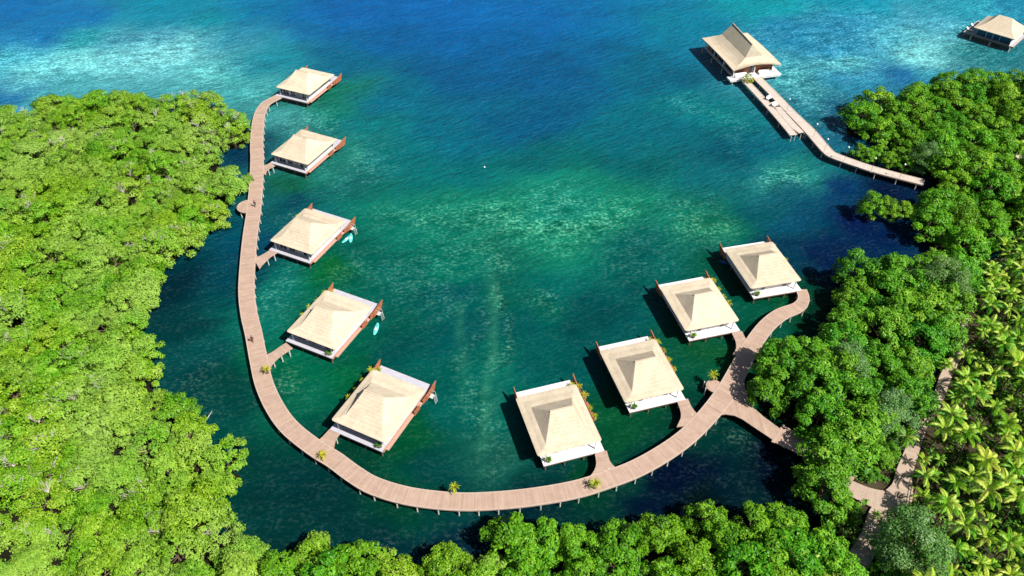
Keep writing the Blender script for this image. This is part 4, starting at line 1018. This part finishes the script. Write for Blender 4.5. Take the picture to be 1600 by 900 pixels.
for i, (v, (x, y, a_, m_, lb)) in enumerate(zip(villas, VIL)):
    Mx = Matrix.Translation((x, y, 0)) @ Matrix.Rotation(rad(a_), 4, 'Z')
    for k, (lx, ly) in enumerate(((6.35, -.1),(6.3, 1.9),(6.35, 4.3),(6.2, 6.6),(5.2, 7.4))):
        if (i in (0, 1) and k in (0, 2)) or (i == 8 and k in (0, 2)) or (i in (2,) and k == 0): continue
        q = Mx @ Vector((lx*m_, ly, 1.95 if k < 3 else 1.7)); put(pots[(i+k) % 3], q, random.uniform(.65,.95) + (.15 if k == 3 else 0), "yellow-green leafy plant against the side screen of the " + vdesc[i], "plant", "screen plants of the " + vdesc[i])
    if i > 2:
        q = Mx @ Vector((-3.4*m_, -5.75, 1.7)); put(greens[i % 2], q, 1.15, "potted plant on front deck corner of the " + vdesc[i], "potted plant", "front deck plants")
for px, py, lb, s_ in ((418,583,"small potted palm on the boardwalk's inner edge by the link to the single-board villa",.95),(506,715,"small potted palm at the outer edge of the boardwalk below the nearest left villa",.9),(710,768,"potted palm on the inner rim at the bottom of the boardwalk curve",.95),(929,762,"potted palm standing on the boardwalk near the lowest right villa",1.05),(1113,593,"potted palm in the small bay above the boardwalk junction",1.0)):
    q = at(px, py, WZ); put(big[int(px) % 2], q, s_, lb, "potted palm")
q = at(1167, 127, WZ); put(make_tree(99, "round_bush", M['plant'], 1.5, 2.2, .4, 14, 120, .15, (.5,.8), .9), (q.x, q.y, WZ), .85, "round yellow-green bush at the pavilion end of the pier", "bush", None)

# ------------------------------------------------------------------ boards and kayak
def board(name, px, py, rz, Ln, wd, mat, label, cat, group=None, kayak=False):
    q = at(px, py, .1); r = empty(name, (q.x, q.y, .02), rz); mb = MB(); n_ = 18; rows_ = []
    for i in range(n_+1):
        t = i/n_; x = (t-.5)*Ln; hw = wd/2*max(.02, math.sin(math.pi*(t*.94+.03)))**.55; rk = .10*abs(2*t-1)**3
        sec = []
        for k in range(10):
            a_ = 2*math.pi*k/10; sec.append(Vector((x, hw*math.cos(a_), .10 + rk + .10*math.sin(a_))))
        rows_.append(sec)
    for a_, b_ in zip(rows_, rows_[1:]):
        for k in range(10): j = (k+1) % 10; mb.face([a_[k], a_[j], b_[j], b_[k]])
    mb.face(rows_[0]); mb.face(rows_[-1][::-1]); mb.build("hull", mat, r, smooth=True, merge=True)
    mb = MB(); pts = [(.55*math.cos(t)*(Ln*.28), math.sin(t)*wd*.27) for t in [2*math.pi*k/14 for k in range(14)]]
    mb.prism(pts, .19, .225); mb.build("seat" if kayak else "deck_pad", M['darkp'] if kayak else M['frame'], r)
    if kayak:
        mb = MB(); Mx = Matrix.Translation((-.45,0,.22)) @ Matrix.Rotation(rad(-20), 4, 'Y'); mb.box(-.04, .04, -.22, .22, 0, .35, Mx); mb.build("backrest", M['darkp'], r)
    else:
        mb = MB(); mb.tube((-1.0, .05, .24), (.75, -.05, .26), .02, .02, 6); mb.box(.7, 1.1, -.12, .02, .24, .27); mb.build("paddle", M['darkp'], r)
    return tag(r, label, cat, group)
board("paddleboard", 541.5, 373.5, rad(62), 3.1, .85, M['turq'], "turquoise board afloat, the left one of the pair by a left-arm villa", "paddleboard", "turquoise boards")
board("paddleboard", 548, 372.5, rad(96), 3.0, .85, M['turq'], "turquoise board afloat, the right one of the pair by a left-arm villa", "paddleboard", "turquoise boards")
board("paddleboard", 587.5, 514.5, rad(84), 3.1, .9, M['turq'], "turquoise board floating by itself in the centre-left lagoon", "paddleboard", "turquoise boards")
board("kayak", 1137, 411.5, rad(-22), 3.6, .75, M['bluep'], "dark blue kayak floating in the shadow left of the uppermost right villa", "kayak", None, True)
for px, py, lb in ((757,261,"small white buoy floating in open water at the centre of the bay"),):
    q = at(px, py, .1); r = empty("buoy", (q.x, q.y, 0)); mb = MB(); mb.ball((0,0,.08), .2, 10, 6); mb.build("float", M['white'], r, smooth=True); mb = MB(); mb.tube((0,0,.35), (0,0,.75), .03, .03, 6); mb.build("stem", M['redwood'], r); tag(r, lb, "buoy")

# fallen pale trunk at left mangrove edge
for px, py, dx, dy, lb in ((258,392,-1.0,2.2,"pale dead stick leaning out of the left mangroves over the channel"),(318,646,1.2,.6,"pale dead branch reaching over the water from the left mangroves")):
    q = at(px, py, 2.5); mb = MB(); e = Vector((dx, dy, 1.6)); mb.tube((0,0,0), e*.6, .12, .08, 6); mb.tube(e*.6, e, .08, .03, 6); mb.tube(e*.6, e*.6 + Vector((.8,-.3,.8)), .05, .02, 5); o = mb.build("dead_branch", M['palebark']); o.location = (q.x, q.y, .8); tag(o, lb, "branch")

# ------------------------------------------------------------------ people
def person(px, py, rz, label, shirt, legs_mat, stride=.28):
    q = at(px, py, WZ); root = empty("person", (q.x, q.y, WZ + .001), rz)
    V_, E_, R = [], [], []
    def add(p_, r, parent=None):
        V_.append(p_); R.append(r)
        if parent is not None: E_.append((parent, len(V_)-1))
        return len(V_)-1
    pel = add((0,0,.95), .135); wa = add((0,.01,1.10), .12, pel); ch = add((0,0,1.30), .145, wa); nk = add((0,-.01,1.46), .065, ch)
    hd0 = add((0,-.02,1.56), .085, nk); hd1 = add((0,-.01,1.66), .10, hd0); add((0,0,1.73), .06, hd1)
    for s_ in (-1, 1):
        st = stride*s_
        h_ = add((.10*s_,0,.90), .095, pel); kn = add((.11*s_, -st*.55 - .03, .50), .06, h_); an = add((.11*s_, -st*.9 + .06, .09), .04, kn); add((.11*s_, -st*.9 - .10, .035), .035, an)
        sh = add((.18*s_,0,1.40), .062, ch); el = add((.24*s_, .02 + st*.35, 1.12), .042, sh); wr = add((.25*s_, -.08 + st*.7, .90), .03, el); pa = add((.25*s_, -.10 + st*.8, .83), .033, wr)
        for f in range(4): 
            a1 = add((.25*s_ + (f-1.5)*.016, -.115 + st*.82, .79), .009, pa); add((.25*s_ + (f-1.5)*.018, -.12 + st*.84, .75 + .006*abs(f-1)), .008, a1)
        t1 = add((.25*s_ - .03*s_, -.13 + st*.8, .81), .010, pa); add((.25*s_ - .045*s_, -.15 + st*.8, .78), .009, t1)
    me = bpy.data.meshes.new("body"); me.from_pydata(V_, E_, []); o = bpy.data.objects.new("body", me); COL.objects.link(o); o.parent = root
    me.materials.append(M['skin'])
    md = o.modifiers.new("skin", 'SKIN'); sd = me.skin_vertices[0].data
    for i, r in enumerate(R): sd[i].radius = (r, r); 
    sd[0].use_root = True; md.use_smooth_shade = True
    o.modifiers.new("sub", 'SUBSURF').levels = 2; o.modifiers["sub"].render_levels = 2
    # clothes: shells following torso and thighs
    mb = MB()
    secs = [(.93,.165,.125),(1.08,.16,.12),(1.25,.185,.135),(1.38,.20,.125),(1.45,.12,.09)]
    for (z0,a0,b0),(z1,a1,b1) in zip(secs, secs[1:]):
        for k in range(14):
            t0, t1 = 2*math.pi*k/14, 2*math.pi*(k+1)/14
            mb.face([(a0*math.cos(t0),b0*math.sin(t0),z0),(a0*math.cos(t1),b0*math.sin(t1),z0),(a1*math.cos(t1),b1*math.sin(t1),z1),(a1*math.cos(t0),b1*math.sin(t0),z1)])
    for s_ in (-1, 1): mb.tube((.17*s_,0,1.41), (.235*s_, .02 + stride*s_*.3, 1.17), .082, .068, 10, False)
    mb.build("shirt", shirt, root, smooth=True, merge=True)
    mb = MB()
    for s_ in (-1, 1): mb.tube((.085*s_,0,.97), (.112*s_, -stride*s_*.5 - .02, .54), .125, .088, 12, False)
    mb.tube((0,0,.90), (0,0,1.0), .16, .155, 14)
    mb.build("shorts", legs_mat, root, smooth=True, merge=True)
    mb = MB(); mb.ball((0,.015,1.70), .112, 12, 8); mb.build("hair", M['hair'], root, smooth=True)
    mb = MB()
    for s_ in (-1, 1): mb.ball((.035*s_, -.112, 1.655), .012, 6, 4)
    mb.build("eyes", M['hair'], root)
    mb = MB(); mb.ball((0,-.125,1.63), .016, 6, 4, 1.6); mb.build("nose", M['skin'], root)
    mb = MB(); mb.box(-.025, .025, -.112, -.104, 1.585, 1.593); mb.build("mouth", M['cloth_red'], root)
    return tag(root, label, "person")
person(399.5, 323.5, rad(170), "person in dark clothes walking on the boardwalk beside its half-round bay", M['cloth_dark'], M['cloth_dark'])
person(395.5, 535, rad(10), "person in dark top walking on the boardwalk between the third and fourth left villas", M['cloth_dark'], M['cloth_red'])

# remove never-placed prototypes
for pl in ALLP + pots + greens + big:
    if id(pl[0]) not in usedp:
        for q in pl[1]: bpy.data.objects.remove(q, do_unlink=True)
        bpy.data.objects.remove(pl[0], do_unlink=True)
for o in bpy.data.objects:
    if "_p" in o: del o["_p"]
